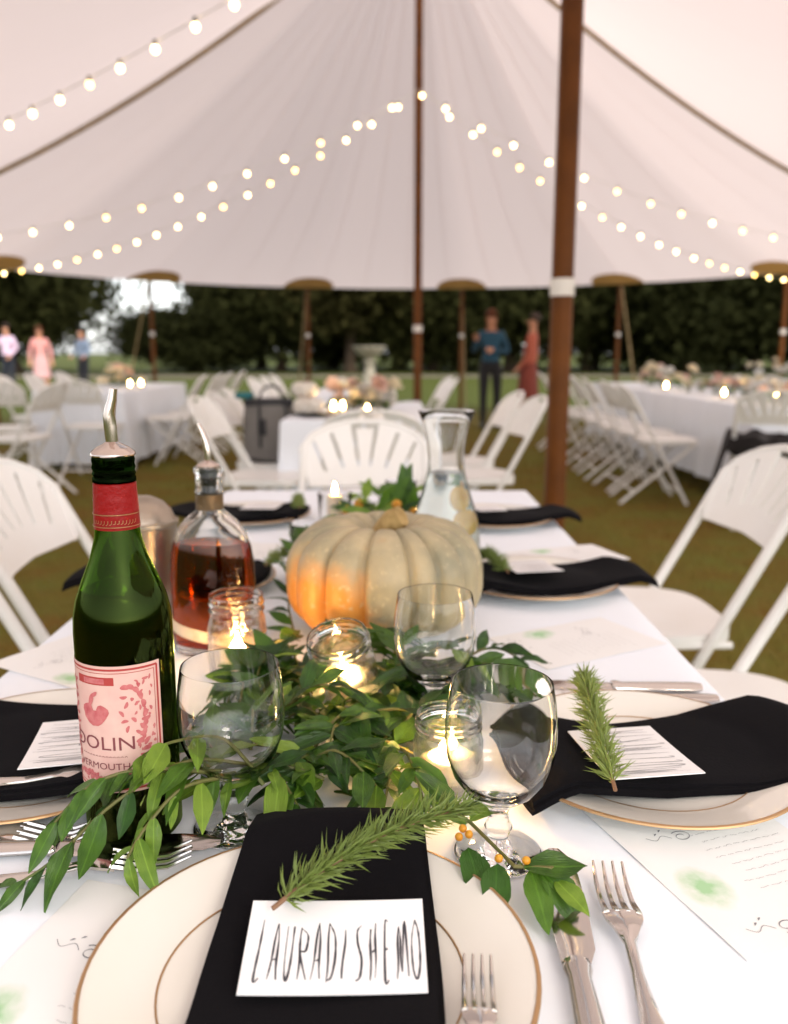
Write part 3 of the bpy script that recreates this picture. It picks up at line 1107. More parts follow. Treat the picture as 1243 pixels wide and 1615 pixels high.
card(-.034, .434, T + .0275, R(1.0), .104, .066, 'LAURADISHEMO', 3, 'white place card with tall pen lettering at the near end', (R(9), 0))
card(.203, .668, T + .0310, R(98), .102, .078, 'MOLLINERTA', 5, 'white place card beside rosemary on the nearest right napkin', (0, R(4)), 1)
card(.215, 1.292, T + .033, R(100), .095, .075, 'NATWILO', 6, 'white place card on the second right napkin', (0, R(4)), 1)
card(.205, 1.795, T + .033, R(98), .09, .06, 'HUTEMI', 7, 'white place card on the third right napkin', (0, R(4)), 1)
card(-.275, .688, T + .0310, R(-78), .105, .080, 'TALMERION', 8, 'white place card on the nearest left napkin, touching the green bottle in view', (0, R(-4)), 1)
card(-.29, 1.82, T + .033, R(-92), .105, .075, 'LARINTO', 9, 'white place card on the third left napkin beyond the amber bottle', (0, R(-4)), 1)

sprig(-.072, .450, T + .0335, R(34), .155, 31, 'long rosemary sprig across the near black napkin', R(-5))
sprig(.168, .590, T + .033, R(86), .155, 32, 'rosemary sprig upright on the nearest right napkin', R(-12), .03)
sprig(.172, 1.23, T + .034, R(100), .12, 33, 'rosemary sprig on the second right napkin')
sprig(.10, 1.72, T + .034, R(70), .11, 34, 'rosemary sprig on the third right napkin beside the carafe')
sprig(-.20, 1.27, T + .034, R(60), .11, 35, 'rosemary sprig on the second left napkin beside the pumpkin')
sprig(-.20, 1.76, T + .034, R(95), .11, 36, 'rosemary sprig on the third left napkin')

cutlery(KNIFE, 'table_knife', .104, .348, R(-3), 'silver knife nearest right of the near plate')
cutlery(FORK, 'table_fork', .138, .350, R(-4), 'silver fork lying right of the near knife')
cutlery(FORK, 'table_fork', .038, .285, R(-4), 'silver fork half under the near black napkin', T + .016).scale = (.76, .76, .76)
cutlery(KNIFE, 'table_knife', -.345, .560, R(-86), 'silver knife under the trailing leaves at left')
cutlery(FORK, 'table_fork', -.335, .518, R(-78), 'silver fork beside the near plate under the trailing leaves')
cutlery(FORK, 'table_fork', -.42, .578, R(-88), 'silver fork handle at the left frame edge')
cutlery(FORK, 'table_fork', -.39, .628, R(-86), 'silver fork on the nearest left plate under the napkin', T + .019)
cutlery(KNIFE, 'table_knife', .335, .868, R(88), 'silver knife behind the nearest right plate')
cutlery(FORK, 'table_fork', .345, .846, R(86), 'silver fork behind the nearest right plate')

# ------------------------------------------------------------------ menus
def menumat():
    m = bpy.data.materials.new('menu_paper')
    m.use_nodes = True
    n = m.node_tree
    b = n.nodes['Principled BSDF']
    b.inputs['Roughness'].default_value = .85
    tc = n.nodes.new('ShaderNodeTexCoord')
    mp = n.nodes.new('ShaderNodeMapping')
    mp.inputs['Location'].default_value = (.043 / .022, .028 / .030, 0)
    mp.inputs['Scale'].default_value = (1 / .022, 1 / .030, 1)
    n.links.new(tc.outputs['Object'], mp.inputs['Vector'])
    g = n.nodes.new('ShaderNodeTexGradient')
    g.gradient_type = 'SPHERICAL'
    n.links.new(mp.outputs[0], g.inputs['Vector'])
    nz = n.nodes.new('ShaderNodeTexNoise')
    nz.inputs['Scale'].default_value = 90
    nz.inputs['Detail'].default_value = 5
    n.links.new(tc.outputs['Object'], nz.inputs['Vector'])
    mu = n.nodes.new('ShaderNodeMath')
    mu.operation = 'MULTIPLY'
    n.links.new(g.outputs['Fac'], mu.inputs[0])
    n.links.new(nz.outputs['Fac'], mu.inputs[1])
    r = n.nodes.new('ShaderNodeValToRGB')
    r.color_ramp.elements[0].position = .06
    r.color_ramp.elements[1].position = .42
    r.color_ramp.elements[0].color = (.80, .80, .79, 1)
    r.color_ramp.elements[1].color = lin('#9fc79a')
    n.links.new(mu.outputs[0], r.inputs['Fac'])
    n.links.new(r.outputs['Color'], b.inputs['Base Color'])
    return m
M_MENU = menumat()
def menu(x, y, rz, label, seed, wd=.125, ht=.19, droop=0.):
    t = thing('menu_sheet', label, 'menu', (x, y, T - .0008), rz, 'printed menus between the plates')
    r = random.Random(seed)
    dz = lambda u, v: .0004 * math.sin(u * 9 + seed) * math.sin(v * 7)
    v, f = grid(10, 14, lambda u, q: ((u - .5) * wd, (q - .5) * ht, .0012 + dz((u - .5) * wd * 10, (q - .5) * ht * 10)))
    obj('paper', thicken(v, f, Vector((0, 0, -.0004))), M_MENU, t)
    fn = lambda a, b: (a, b, .0016 + dz(a * 10, b * 10))
    g = G()
    def swirl(cx, cy, s, k):
        pts = []
        for i in range(26):
            a = k * (i / 25 * 8.5)
            q = s * (.25 + .75 * i / 25)
            pts.append((cx + q * math.cos(a), cy + q * math.sin(a) * .8))
        g.add(stroke(pts, [.0004 + .0005 * abs(math.sin(i * .33)) for i in range(26)], fn))
        g.add(stroke(dens([(cx - s, cy), (cx - 1.7 * s, cy + .6 * s), (cx - 2.6 * s, cy + .1 * s), (cx - 3.3 * s, cy + .7 * s)]), .0005, fn))
        for a, b in ((-1.6, 1.2), (-2.3, .8), (1.5, .9)):
            g.add(stroke([(cx + a * s, cy + b * s), (cx + a * s + .0016, cy + b * s + .0016), (cx + a * s + .003, cy + b * s + .0022)], [.0003, .0016, .0003], fn))
    swirl(-.017, .030, .0085, 1)
    swirl(-.020, -.078, .0085, -1)
    obj('printed_flourish', g, M_INK2, t, smooth=False)['kind'] = 'stuff'
    g = G()
    for row in range(11):
        yy = ht * .30 - row * ht * .052
        x0 = -wd * .10 + r.uniform(0, .012)
        x1 = wd * .40 - r.uniform(0, .015)
        a = x0
        while a < x1:
            L = r.uniform(.004, .010)
            pts = [(a + L * k / 6, yy + r.uniform(-.0007, .0007)) for k in range(7)]
            g.add(stroke(pts, .00042, fn))
            a += L + .0022
    obj('printed_lines', g, M_INK4, t, smooth=False)['kind'] = 'stuff'
menu(.2466, .567, R(20), 'printed menu with green wash in the lower right corner of the picture', 1, .135, .19)
menu(-.178, .428, R(-14), 'printed menu with green wash at the lower left corner', 2)
menu(.235, 1.035, R(-62), 'printed menu between the first and second right plates', 3)
menu(.315, 1.50, R(-70), 'printed menu between the second and third right plates', 4)
menu(-.37, .96, R(60), 'printed menu overhanging the left table edge behind the first left plate', 5)
menu(-.32, 1.55, R(80), 'printed menu between the second and third left plates', 6)

# ------------------------------------------------------------------ bottles
def label_wrap(R_, ang0):
    """maps label (x across, y up) onto the bottle's front; ang0 = facing of the label's centre line"""
    def fn(x, y, d=0.):
        a = ang0 + x / R_
        return ((R_ + d) * math.cos(a), (R_ + d) * math.sin(a), y)
    return fn

def vermouth(x, y):
    root = thing('vermouth_bottle', 'tall green glass bottle of dark vermouth with red collar and pink label', 'bottle', (x, y, T), 0)
    root.scale = (.93, .93, .985)
    ro = .0385
    outer = [(.0005, .004), (.028, .003), (.0355, .0), (ro, .004), (ro, .165), (.0378, .178), (.035, .190), (.0295, .204), (.0225, .220), (.0178, .236), (.0160, .252), (.0152, .270), (.0150, .285)]
    inner = [(.0126, .285), (.0128, .262), (.0140, .242), (.0195, .220), (.0268, .2025), (.0290, .1975), (.0005, .1975)]
    obj('glass_shell', lathe(outer + inner, 64), glassmat('green_bottle_glass', (.36, .50, .15), 0, 1.5), root)
    liq = [(.0005, .0084), (.030, .0075), (.0368, .0085), (.0368, .164), (.0360, .178), (.0325, .191), (.0298, .1966), (.0005, .1966)]
    obj('vermouth', lathe(liq, 48), mat('dark_vermouth', (.010, .0025, .002), .08, spec=.3), root)
    obj('red_collar', lathe([(.0155, .243), (.0176, .243), (.0172, .256), (.0163, .2765), (.0152, .277)], 40), mat('red_foil', '#8c0d0e', .42, bump=(180, .15), spec=.3), root)
    g = G()
    fnc = label_wrap(.0169, R(-90) + .1)
    for i in range(14):
        g.add(stroke([(-.018 + i * .0027, .2475 + .0006 * math.sin(i)), (-.0165 + i * .0027, .2482), (-.0162 + i * .0027, .2505)], .0006, lambda a, b: fnc(a, b, .0008)))
    g.add(stroke([(-.0169 * math.pi + .0169 * 2 * math.pi * i / 48, .2545) for i in range(49)], .0007, lambda a, b: fnc(a, b, .0009)))
    g.add(stroke([(-.0169 * math.pi + .0169 * 2 * math.pi * i / 48, .2455) for i in range(49)], .0007, lambda a, b: fnc(a, b, .0012)))
    obj('gold_collar_print', g, M_GOLD, root, smooth=False)
    # threaded screw finish and pourer
    obj('bottle_finish', lathe([(.0150, .277), (.0165, .2775), (.0165, .2805), (.0158, .2815), (.0166, .2835), (.0157, .2855), (.0166, .288), (.0158, .2905), (.0164, .2935), (.0155, .297), (.0125, .2972)], 40),
        glassmat('green_black_glass', (.05, .09, .03), .02, 1.5), root)
    pr = obj('pourer', lathe([(.0166, .2965), (.0172, .2975), (.0168, .2992), (.0125, .3025), (.0065, .3055), (.0042, .307)], 32), M_STEEL, root)
    sp = [(0, 0, .306), (-.0006, 0, .318), (-.001, 0, .325), (.0003, 0, .331), (.0022, 0, .337), (.0036, 0, .345)]
    obj('pour_spout', tube(sp, [.0048, .0050, .0048, .0043, .0036, .0030], 12), M_STEEL, pr)
    # label
    z0, z1, aw = .048, .147, R(69)
    Rl = ro + .0003
    fn = label_wrap(Rl, R(-90) - R(11))
    hw = aw * Rl
    lab = obj('paper_label', grid(40, 6, lambda u, v: fn((u * 2 - 1) * hw, z0 + (z1 - z0) * v)),
        mat('pink_label_paper', '#dcb9ac', .7, var=(60, '#d3a49b', .25)), root)
    red, rose = mat('label_red_ink', '#a83a36', .7), mat('label_rose_ink', '#b04a50', .7, var=(200, '#cc7f7c', .3))
    p1 = lambda a, b: fn(a, b, .0002)
    p2 = lambda a, b: fn(a, b, .0004)
    def line(x0, y0, x1, y1, w, g, f=p1, n=24):
        g.add(stroke([(x0 + (x1 - x0) * i / n, y0 + (y1 - y0) * i / n) for i in range(n + 1)], w, f))
    g = G()
    e = .0028
    for q, w in ((e, .0016), (e + .0026, .0005)):
        line(-hw + q, z1 - q, hw - q, z1 - q, w, g); line(-hw + q, z0 + q, hw - q, z0 + q, w, g)
        line(-hw + q, z0 + q, -hw + q, z1 - q, w, g); line(hw - q, z0 + q, hw - q, z1 - q, w, g)
    line(-.024, z1 - .0115, .010, z1 - .0115, .0062, g)
    obj('label_border', g, red, lab, smooth=False)
    g = G()
    line(-.0165, z1 - .0115, .0025, z1 - .0115, .004, g, p2)
    obj('label_bar_panel', g, rose, lab, smooth=False)
    # rose emblem: swelling leaf forms
    g = G()
    def blob(cx, cy, rx, ry, rot=0., tip=1.):
        n = 14
        V = [p2(cx, cy)]
        for i in range(n):
            a = 6.2832 * i / n
            q = 1 + .12 * math.sin(3 * a)
            X, Y = rx * q * math.cos(a), ry * q * math.sin(a)
            V.append(p2(cx + X * math.cos(rot) - Y * math.sin(rot), cy + X * math.sin(rot) + Y * math.cos(rot)))
        g.add((V, [(0, 1 + i, 1 + (i + 1) % n) for i in range(n)]))
    cy = z1 - .037
    blob(-.0075, cy - .003, .0105, .0062, .05)
    blob(-.0135, cy + .001, .0052, .0070, .4)
    blob(-.0010, cy + .001, .0052, .0062, -.5)
    blob(-.0105, cy + .0095, .0020, .0062, -.35)
    blob(-.0070, cy + .0150, .0034, .0016, .5)
    # scrolling ornament right and left
    for k in range(9):
        a = -.9 + k * .33
        blob(.020 + .0125 * math.cos(a), z1 - .040 + .024 * math.sin(a), .0034, .0020, a + 1.3)
    for k in range(5):
        blob(.0165 + .0022 * math.sin(k * 2.1), z1 - .024 - k * .0062, .0028, .0013, k * 1.1)
    for k in range(12):
        blob(-.0305 + .0013 * math.sin(k * 1.9), z0 + .012 + k * .0066, .0030, .0015, k * .9)
    for k in range(9):
        blob(.0315 + .0015 * math.sin(k * 1.7), z0 + .010 + k * .0058, .0036, .0018, k * .8)
    for k in range(11):
        blob(-.024 + k * .0050, z0 + .0095 + .0040 * abs(math.cos(k * .33 + .2)) , .0044, .0024, k * .7)
    rl = random.Random(12)
    for k in range(70):
        if rl.random() < .55:
            bx, by = rl.uniform(.022, hw - .006), rl.uniform(z0 + .008, z1 - .010)
        else:
            bx, by = rl.uniform(-hw + .006, -.027), rl.uniform(z0 + .008, z1 - .010)
        blob(bx, by, rl.uniform(.0010, .0026), rl.uniform(.0007, .0014), rl.uniform(0, 3))
    for k in range(26):
        blob(rl.uniform(-.026, .028), z0 + rl.uniform(.006, .014), rl.uniform(.0012, .003), rl.uniform(.0008, .0016), rl.uniform(0, 3))
    obj('label_ornament', g, rose, lab, smooth=False)
    ink = mat('label_brown_ink', '#7d3f44', .7)
    g = G()
    for s, size, zz, wx in (('DOLIN', .0150, z1 - .0650, 1.25), ('VERMOUTH', .0074, z1 - .0805, 1.2)):
        v, f = text2d(s, size)
        g.add(([p2(a * wx - .0045, b + zz) for a, b, c in v], f))
    r = random.Random(4)
    for yy, h in ((z1 - .0708, .0010), (z1 - .0868, .0008)):
        for k in range(14):
            xx = -.024 + k * .0030
            g.add(stroke([(xx, yy), (xx + .0010, yy + h), (xx + .0020, yy)], .00045, p2))
    obj('label_lettering', g, ink, lab, smooth=False)
vermouth(-.203, .606)

def bourbon(x, y):
    root = thing('whiskey_bottle', 'flat rounded clear bottle of amber whiskey with pour spout', 'bottle', (x, y, T), 0)
    root.rotation_euler = (0, 0, R(-6))
    S = .58
    def ov(prof, n=64):
        v, f = [], []
        for r, z in prof:
            k = S if r > .03 else 1 - (1 - S) * max(0, (r - .014) / .016)
            for i in range(n):
                a = 2 * math.pi * i / n
                c, s = math.cos(a), math.sin(a)
                e = 1.0
                v.append((r * c, r * k * s, z))
        for j in range(len(prof) - 1):
            for i in range(n):
                q = (i + 1) % n
                f.append((j * n + i, j * n + q, (j + 1) * n + q, (j + 1) * n + i))
        return v, f
    outer = [(.0005, .005), (.040, .003), (.048, .0), (.0515, .006), (.0525, .05), (.0530, .09), (.0520, .115), (.0490, .134), (.0430, .152), (.0340, .165), (.0240, .173), (.0170, .178), (.0150, .184), (.0148, .200)]
    inner = [(.0115, .200), (.0118, .183), (.0140, .175), (.0215, .168), (.0315, .160), (.0400, .148), (.0455, .131), (.0482, .113), (.0490, .09), (.0485, .05), (.0475, .012), (.040, .010), (.0005, .012)]
    obj('glass_shell', ov(outer + inner), glassmat('whiskey_bottle_glass', (.97, .96, .94)), root)
    obj('whiskey', ov([(.0005, .0125), (.040, .0105), (.0477, .0125), (.0487, .05), (.0492, .09), (.0484, .113), (.0457, .131), (.0431, .1395), (.0005, .1395)]),
        glassmat('amber_whiskey', (.72, .27, .05), 0, 1.35), root)
    obj('neck_sleeve', lathe([(.0152, .1795), (.0164, .180), (.0166, .198), (.0155, .1985)], 36), mat('bronze_foil', '#6d5a42', .4, metal=.6, bump=(90, .3)), root)
    fin = obj('bottle_finish', lathe([(.0150, .1985), (.0168, .199), (.0170, .203), (.0158, .206), (.0158, .222), (.0172, .224), (.0174, .229), (.0165, .2305), (.0125, .2305), (.0122, .1985)], 36), M_GLASS, root)
    obj('stopper', lathe([(.0005, .200), (.008, .200), (.0095, .206), (.0085, .2075), (.0100, .212), (.0088, .2135), (.0105, .218), (.0092, .2195), (.0112, .2245), (.0112, .231), (.0005, .231)], 28), M_BLACK, root)
    pr = obj('pourer', lathe([(.0140, .2305), (.0142, .2322), (.0125, .2342), (.0060, .2375), (.0038, .239)], 28), M_STEEL, root)
    obj('pour_spout', tube([(0, 0, .238), (-.0006, 0, .250), (-.0022, 0, .261), (-.0060, 0, .272), (-.0105, 0, .282)], [.0042, .0044, .004, .0034, .0026], 10), M_STEEL, pr)
    # diagonal paper band
    def band(u, v):
        a = R(-90) + R(-86 + 172 * u)
        z = .040 - .026 * u + (v - .5) * .015
        return (.0533 * math.cos(a), .0533 * S * math.sin(a) - .0003, z)
    obj('paper_band', grid(40, 2, band), mat('beige_label_band', '#d8c3a6', .7, var=(80, '#c9ad8c')), root)
bourbon(-.222, 1.0)

# ------------------------------------------------------------------ glassware
def goblet_geo():
    h = .134
    out = [(.0005, .0), (.030, .0), (.0325, .0012), (.0318, .0026), (.020, .0042), (.0105, .0075), (.0072, .013), (.0088, .0185), (.0105, .0225), (.0078, .0275), (.0068, .034), (.0098, .040), (.0165, .0450),
           (.0265, .0530), (.0340, .0640), (.0388, .0780), (.0405, .0920), (.0402, .1060), (.0388, .1200), (.0368, .1330), (.0364, .1342)]
    inn = [(.0360, .1339), (.0382, .1198), (.0396, .1060), (.0399, .0920), (.0382, .0786), (.0334, .0655), (.0255, .0560), (.0160, .0495), (.0080, .0470), (.0005, .0465)]
    return lathe(out + inn, 64)
GOB = mesh('water_goblet', goblet_geo(), M_GLASS, 60)
for x, y, lab in ((-.124, .603, 'clear stemmed water goblet beside the green bottle behind the black napkin'), (.040, .792, 'clear stemmed water goblet in front of the pumpkin'),
                  (.077, .568, 'clear stemmed water goblet nearest on the right, beside the lit jar')):
    tag(obj('water_goblet', GOB, None, loc=(x, y, T)), lab, 'glass', 'stemmed water goblets')
TUM = mesh('tumbler', lathe([(.0005, 0), (.026, 0), (.029, .002), (.031, .05), (.034, .095), (.0338, .096), (.033, .095), (.030, .05), (.0275, .008), (.0005, .007)], 40), M_GLASS, 60)
for x, y, lab in ((-.135, 1.33, 'clear tumbler left of the pumpkin'), (.015, 1.78, 'clear tumbler left of the carafe behind the pumpkin'), (-.115, 1.62, 'clear tumbler holding a pale candle behind the pumpkin')):
    tag(obj('tumbler', TUM, None, loc=(x, y, T)), lab, 'glass', 'tumblers behind the pumpkin')

car = thing('water_carafe', 'clear glass carafe with flared lip and citrus behind the pumpkin', 'carafe', (.082, 1.32, T))
car.scale = (1.08, 1.08, 1.1)
co = [(.0005, 0), (.042, 0), (.048, .004), (.0515, .03), (.0520, .06), (.0490, .09), (.0420, .115), (.0335, .140), (.0275, .165), (.0262, .185), (.0290, .210), (.0350, .235), (.0410, .2495), (.0412, .251)]
ci = [(.0398, .2502), (.0330, .234), (.0270, .210), (.0240, .186), (.0252, .165), (.0312, .139), (.0398, .114), (.0468, .089), (.0498, .06), (.0493, .03), (.046, .007), (.0005, .006)]
obj('glass_body', lathe(co + ci, 56), M_GLASS, car)
obj('water', lathe([(.0005, .0065), (.0462, .0075), (.0495, .03), (.0500, .06), (.0470, .089), (.0400, .114), (.0314, .139), (.0254, .163), (.0005, .163)], 48), glassmat('carafe_water', (.93, .96, .92), 0, 1.33), car)
ml = mat('lemon_flesh', '#e2a62a', .5, sss=.2, var=(40, '#efc55a'))
for k, (a, b, c, e) in enumerate(((.022, -.012, .05, .4), (.024, -.008, .09, -.3), (.016, -.012, .125, .2))):
    v, f = cap(lathe([(.017, -.002), (.0185, 0), (.017, .002)], 20), 20)
    obj('citrus_slice', (v, f), ml, car, loc=(a, b, c), rot=(R(78), e, R(20 + k * 15)))

# pewter cup with domed lid behind the green bottle
cup = thing('pewter_shaker', 'dull pewter cup with domed lid half hidden behind the green bottle', 'cup', (-.318, 1.045, T))
M_PEW = mat('dull_pewter', '#a99c8d', .35, metal=.9, bump=(60, .15))
obj('cup_body', cap(lathe([(.030, 0), (.032, .003), (.038, .08), (.0425, .150), (.0445, .152), (.0445, .157), (.042, .158)], 40), 40, True, False), M_PEW, cup)
obj('domed_lid', lathe([(.0415, .1565), (.040, .160), (.036, .170), (.027, .180), (.014, .1865), (.0005, .188)], 40), M_PEW, cup)

# ------------------------------------------------------------------ candle jars
FL = mesh('flame', lathe([(.0004, 0), (.0030, .003), (.0040, .0075), (.0030, .013), (.0014, .019), (.0003, .024)], 12), M_FLAME, 'all')
def flame_light(parent, z, e):
    l = bpy.data.lights.new('flame_light', 'POINT')
    l.energy = e
    l.color = (1, .55, .20)
    l.shadow_soft_size = .006
    o = bpy.data.objects.new('flame_light', l)
    COL.objects.link(o)
    o.parent = parent
    o.location = (0, 0, z)

def jar(x, y, r, h, label, rot=(0, 0, 0), z=0., e=.35):
    t = thing('jelly_jar_candle', label, 'candle jar', (x, y, T + z), 0, 'candles in pressed glass jars')
    t.rotation_euler = rot
    k = r
    out = [(.0005, .001), (k * .84, .0), (k * .95, .004), (k, .012), (k * .985, h * .62), (k * .94, h * .72), (k * .90, h * .77)]
    obj('glass_body', lathe(out + [(k * .83, h * .76), (k * .87, h * .7), (k * .92, h * .6), (k * .93, .014), (k * .86, .007), (.0005, .006)], 48), M_JAR, t)
    nk = [(k * .90, h * .77), (k * .90, h * .81), (k * .945, h * .82), (k * .945, h * .84), (k * .90, h * .86), (k * .90, h * .885), (k * .94, h * .90), (k * .94, h * .92), (k * .895, h * .94), (k * .905, h * .985), (k * .89, h), (k * .85, h * .99), (k * .84, h * .77)]
    obj('threaded_rim', lathe(nk, 48), M_GLASS, t)
    c = obj('candle', cap(lathe([(k * .58, .008), (k * .60, .010), (k * .60, .026), (k * .57, .027), (.003, .0245)], 24), 24, True, True), M_WAX, t)
    obj('wick', tube([(0, 0, .024), (.0004, 0, .031)], .0007, 5), M_INK, c)
    obj('flame', FL, None, c, loc=(0, 0, .0295))
    flame_light(c, .038, e)
jar(-.178, .915, .0335, .098, 'tall quilted jar with lit candle in front of the amber bottle', e=1.3)
jar(-.047, .830, .0345, .078, 'short open jar with lit candle tilted in the leaves before the pumpkin', (R(16), R(-8), 0), .012, .45)
jar(.046, .668, .0300, .066, 'small quilted jar glowing with a lit candle beside the goblets', (0, 0, 0), 0, 1.3)
cv = thing('pillar_candle', 'pale pillar candle inside the tumbler behind the pumpkin', 'candle', (-.115, 1.62, T + .008))
obj('wax', cap(lathe([(.016, 0), (.0165, .004), (.016, .08), (.012, .083)], 20), 20), M_WAX, cv)
obj('flame', FL, None, cv, loc=(0, 0, .085))

# ------------------------------------------------------------------ pumpkin
def pumpkinmat():
    m = bpy.data.materials.new('pumpkin_skin')
    m.use_nodes = True
    n = m.node_tree
    b = n.nodes['Principled BSDF']
    b.inputs['Roughness'].default_value = .48
    tc = n.nodes.new('ShaderNodeTexCoord')
    a = n.nodes.new('ShaderNodeTexNoise')
    a.inputs['Scale'].default_value = 14
    a.inputs['Detail'].default_value = 6
    n.links.new(tc.outputs['Object'], a.inputs['Vector'])
    r = n.nodes.new('ShaderNodeValToRGB')
    r.color_ramp.elements[0].position = .35
    r.color_ramp.elements[1].position = .65
    r.color_ramp.elements[0].color = lin('#8a846a')
    r.color_ramp.elements[1].color = lin('#b3a27e')
    n.links.new(a.outputs['Fac'], r.inputs['Fac'])
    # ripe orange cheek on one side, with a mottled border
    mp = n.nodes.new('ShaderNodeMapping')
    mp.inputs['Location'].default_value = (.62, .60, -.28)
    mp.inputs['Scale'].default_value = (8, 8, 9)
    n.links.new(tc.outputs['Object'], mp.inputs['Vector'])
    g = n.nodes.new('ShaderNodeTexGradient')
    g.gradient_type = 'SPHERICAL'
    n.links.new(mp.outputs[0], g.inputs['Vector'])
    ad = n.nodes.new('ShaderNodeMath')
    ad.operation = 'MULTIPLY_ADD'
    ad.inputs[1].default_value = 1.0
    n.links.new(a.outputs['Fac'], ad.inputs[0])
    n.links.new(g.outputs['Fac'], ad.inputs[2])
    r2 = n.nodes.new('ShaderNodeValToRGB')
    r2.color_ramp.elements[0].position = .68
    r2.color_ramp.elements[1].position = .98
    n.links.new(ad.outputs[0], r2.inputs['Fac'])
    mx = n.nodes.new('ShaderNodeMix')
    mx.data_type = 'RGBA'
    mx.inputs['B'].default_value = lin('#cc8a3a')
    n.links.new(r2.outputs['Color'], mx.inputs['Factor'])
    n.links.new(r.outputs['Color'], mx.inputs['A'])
    sp = n.nodes.new('ShaderNodeTexNoise')
    sp.inputs['Scale'].default_value = 130
    sp.inputs['Detail'].default_value = 3
    n.links.new(tc.outputs['Object'], sp.inputs['Vector'])
    rs = n.nodes.new('ShaderNodeValToRGB')
    rs.color_ramp.elements[0].position = .60
    rs.color_ramp.elements[1].position = .70
    rs.color_ramp.elements[1].color = (.6, .6, .6, 1)
    n.links.new(sp.outputs['Fac'], rs.inputs['Fac'])
    ms = n.nodes.new('ShaderNodeMix')
    ms.data_type = 'RGBA'
    ms.inputs['B'].default_value = lin('#c2b08a')
    n.links.new(rs.outputs['Color'], ms.inputs['Factor'])
    n.links.new(mx.outputs['Result'], ms.inputs['A'])
    n.links.new(ms.outputs['Result'], b.inputs['Base Color'])
    c = n.nodes.new('ShaderNodeTexNoise')
    c.inputs['Scale'].default_value = 60
    c.inputs['Detail'].default_value = 6
    n.links.new(tc.outputs['Object'], c.inputs['Vector'])
    bp = n.nodes.new('ShaderNodeBump')
    bp.inputs['Strength'].default_value = .45
    bp.inputs['Distance'].default_value = .004
    n.links.new(c.outputs['Fac'], bp.inputs['Height'])
    n.links.new(bp.outputs[0], b.inputs['Normal'])
    return m

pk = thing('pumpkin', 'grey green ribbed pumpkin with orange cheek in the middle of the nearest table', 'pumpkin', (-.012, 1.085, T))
def pump_geo(rx, h, ribs, seed):
    r = random.Random(seed)
    wd = [r.uniform(.7, 1.35) for _ in range(ribs)]
    cum = [sum(wd[:i]) / sum(wd) for i in range(ribs + 1)]
    amp = [r.uniform(.85, 1.12) for _ in range(ribs)]
    n, m = ribs * 14, 40
    V, F = [], []
    for j in range(m + 1):
        t = j / m
        a = -math.pi / 2 + math.pi * t
        # torus-like section: flat underside, dimpled crown
        rr = abs(math.cos(a)) ** .62
        z = .5 + .5 * math.copysign(abs(math.sin(a)) ** .80, math.sin(a))
        dim = math.exp(-(rr / .26) ** 2)
        z = z - (.22 * dim if a > 0 else -.10 * dim)
        for i in range(n):
            u = i / n
            k = next(e for e in range(ribs) if u < cum[e + 1] + 1e-9)
            q = (u - cum[k]) / (cum[k + 1] - cum[k])
            s = abs(2 * q - 1)
            groove = math.exp(-((1 - s) / .15) ** 2)
            lump = .03 * mnoise.noise(Vector((math.cos(u * 6.283) * 1.6, math.sin(u * 6.283) * 1.6, z * 1.8 + seed))) + .012 * mnoise.noise(Vector((math.cos(u * 6.283) * 6, math.sin(u * 6.283) * 6, z * 5)))
            bul = (1 - s * s) * .062 * amp[k] * wd[k] - groove * .085 + lump
            w = min(1, rr * 1.6)
            R_ = rx * rr * (1 + bul * w)
            V.append((R_ * math.cos(u * 6.28318), R_ * math.sin(u * 6.28318), h * (z + (.020 * (1 - s * s) * amp[k] - .028 * groove) * (1 if a > 0 else 0) * min(1, rr * 2.4))))
    for j in range(m):
        for i in range(n):
            k = (i + 1) % n
            F.append((j * n + i, j * n + k, (j + 1) * n + k, (j + 1) * n + i))
    return V, F
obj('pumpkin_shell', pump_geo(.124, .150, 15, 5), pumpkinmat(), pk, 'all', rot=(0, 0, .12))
obj('pumpkin_stem', tube([(-.004, 0, .112), (-.002, -.002, .128), (.004, -.008, .142), (.013, -.014, .152), (.022, -.018, .158)], [.025, .018, .0155, .0165, .0145], 9), mat('dry_pumpkin_stem', '#b89a64', .8, var=(70, '#8f7443'), bump=(120, .6, .003)), pk)

# ------------------------------------------------------------------ leaves
def leaf_geo(w, curl, fold, seed):
    r = random.Random(seed)
    ph, am = r.uniform(0, 6), r.uniform(.01, .03)
    st = [0, .10, .25, .42, .6, .78, .92, 1]
    V, F = [], []
    for t in st:
        ww = w * (math.sin(math.pi * min(1, t ** .82)) ** .85) if 0 < t < 1 else .004
        z = -curl * t * t + .02 * math.sin(t * 5 + seed)
        tw = .15 * (t - .5) * (seed % 3 - 1)
        for s in (-1, -.5, 0, .5, 1):
            V.append((t, s * ww * (1 + .06 * math.sin(t * 11 + ph + s)), z + fold * ww * abs(s) + tw * s * ww + am * abs(s) * math.sin(t * 9 + ph + 2 * s)))
    for j in range(len(st) - 1):
        for i in range(4):
            F.append((j * 5 + i, j * 5 + i + 1, j * 5 + i + 6, j * 5 + i + 5))
    return V, F
LEAVES = [[mesh('leaf', leaf_geo(.16 + .025 * (k % 3), .10 + .09 * (k % 4), .25 + .1 * (k % 2), k), m, 'all') for k in range(9)] for m in M_LEAF]

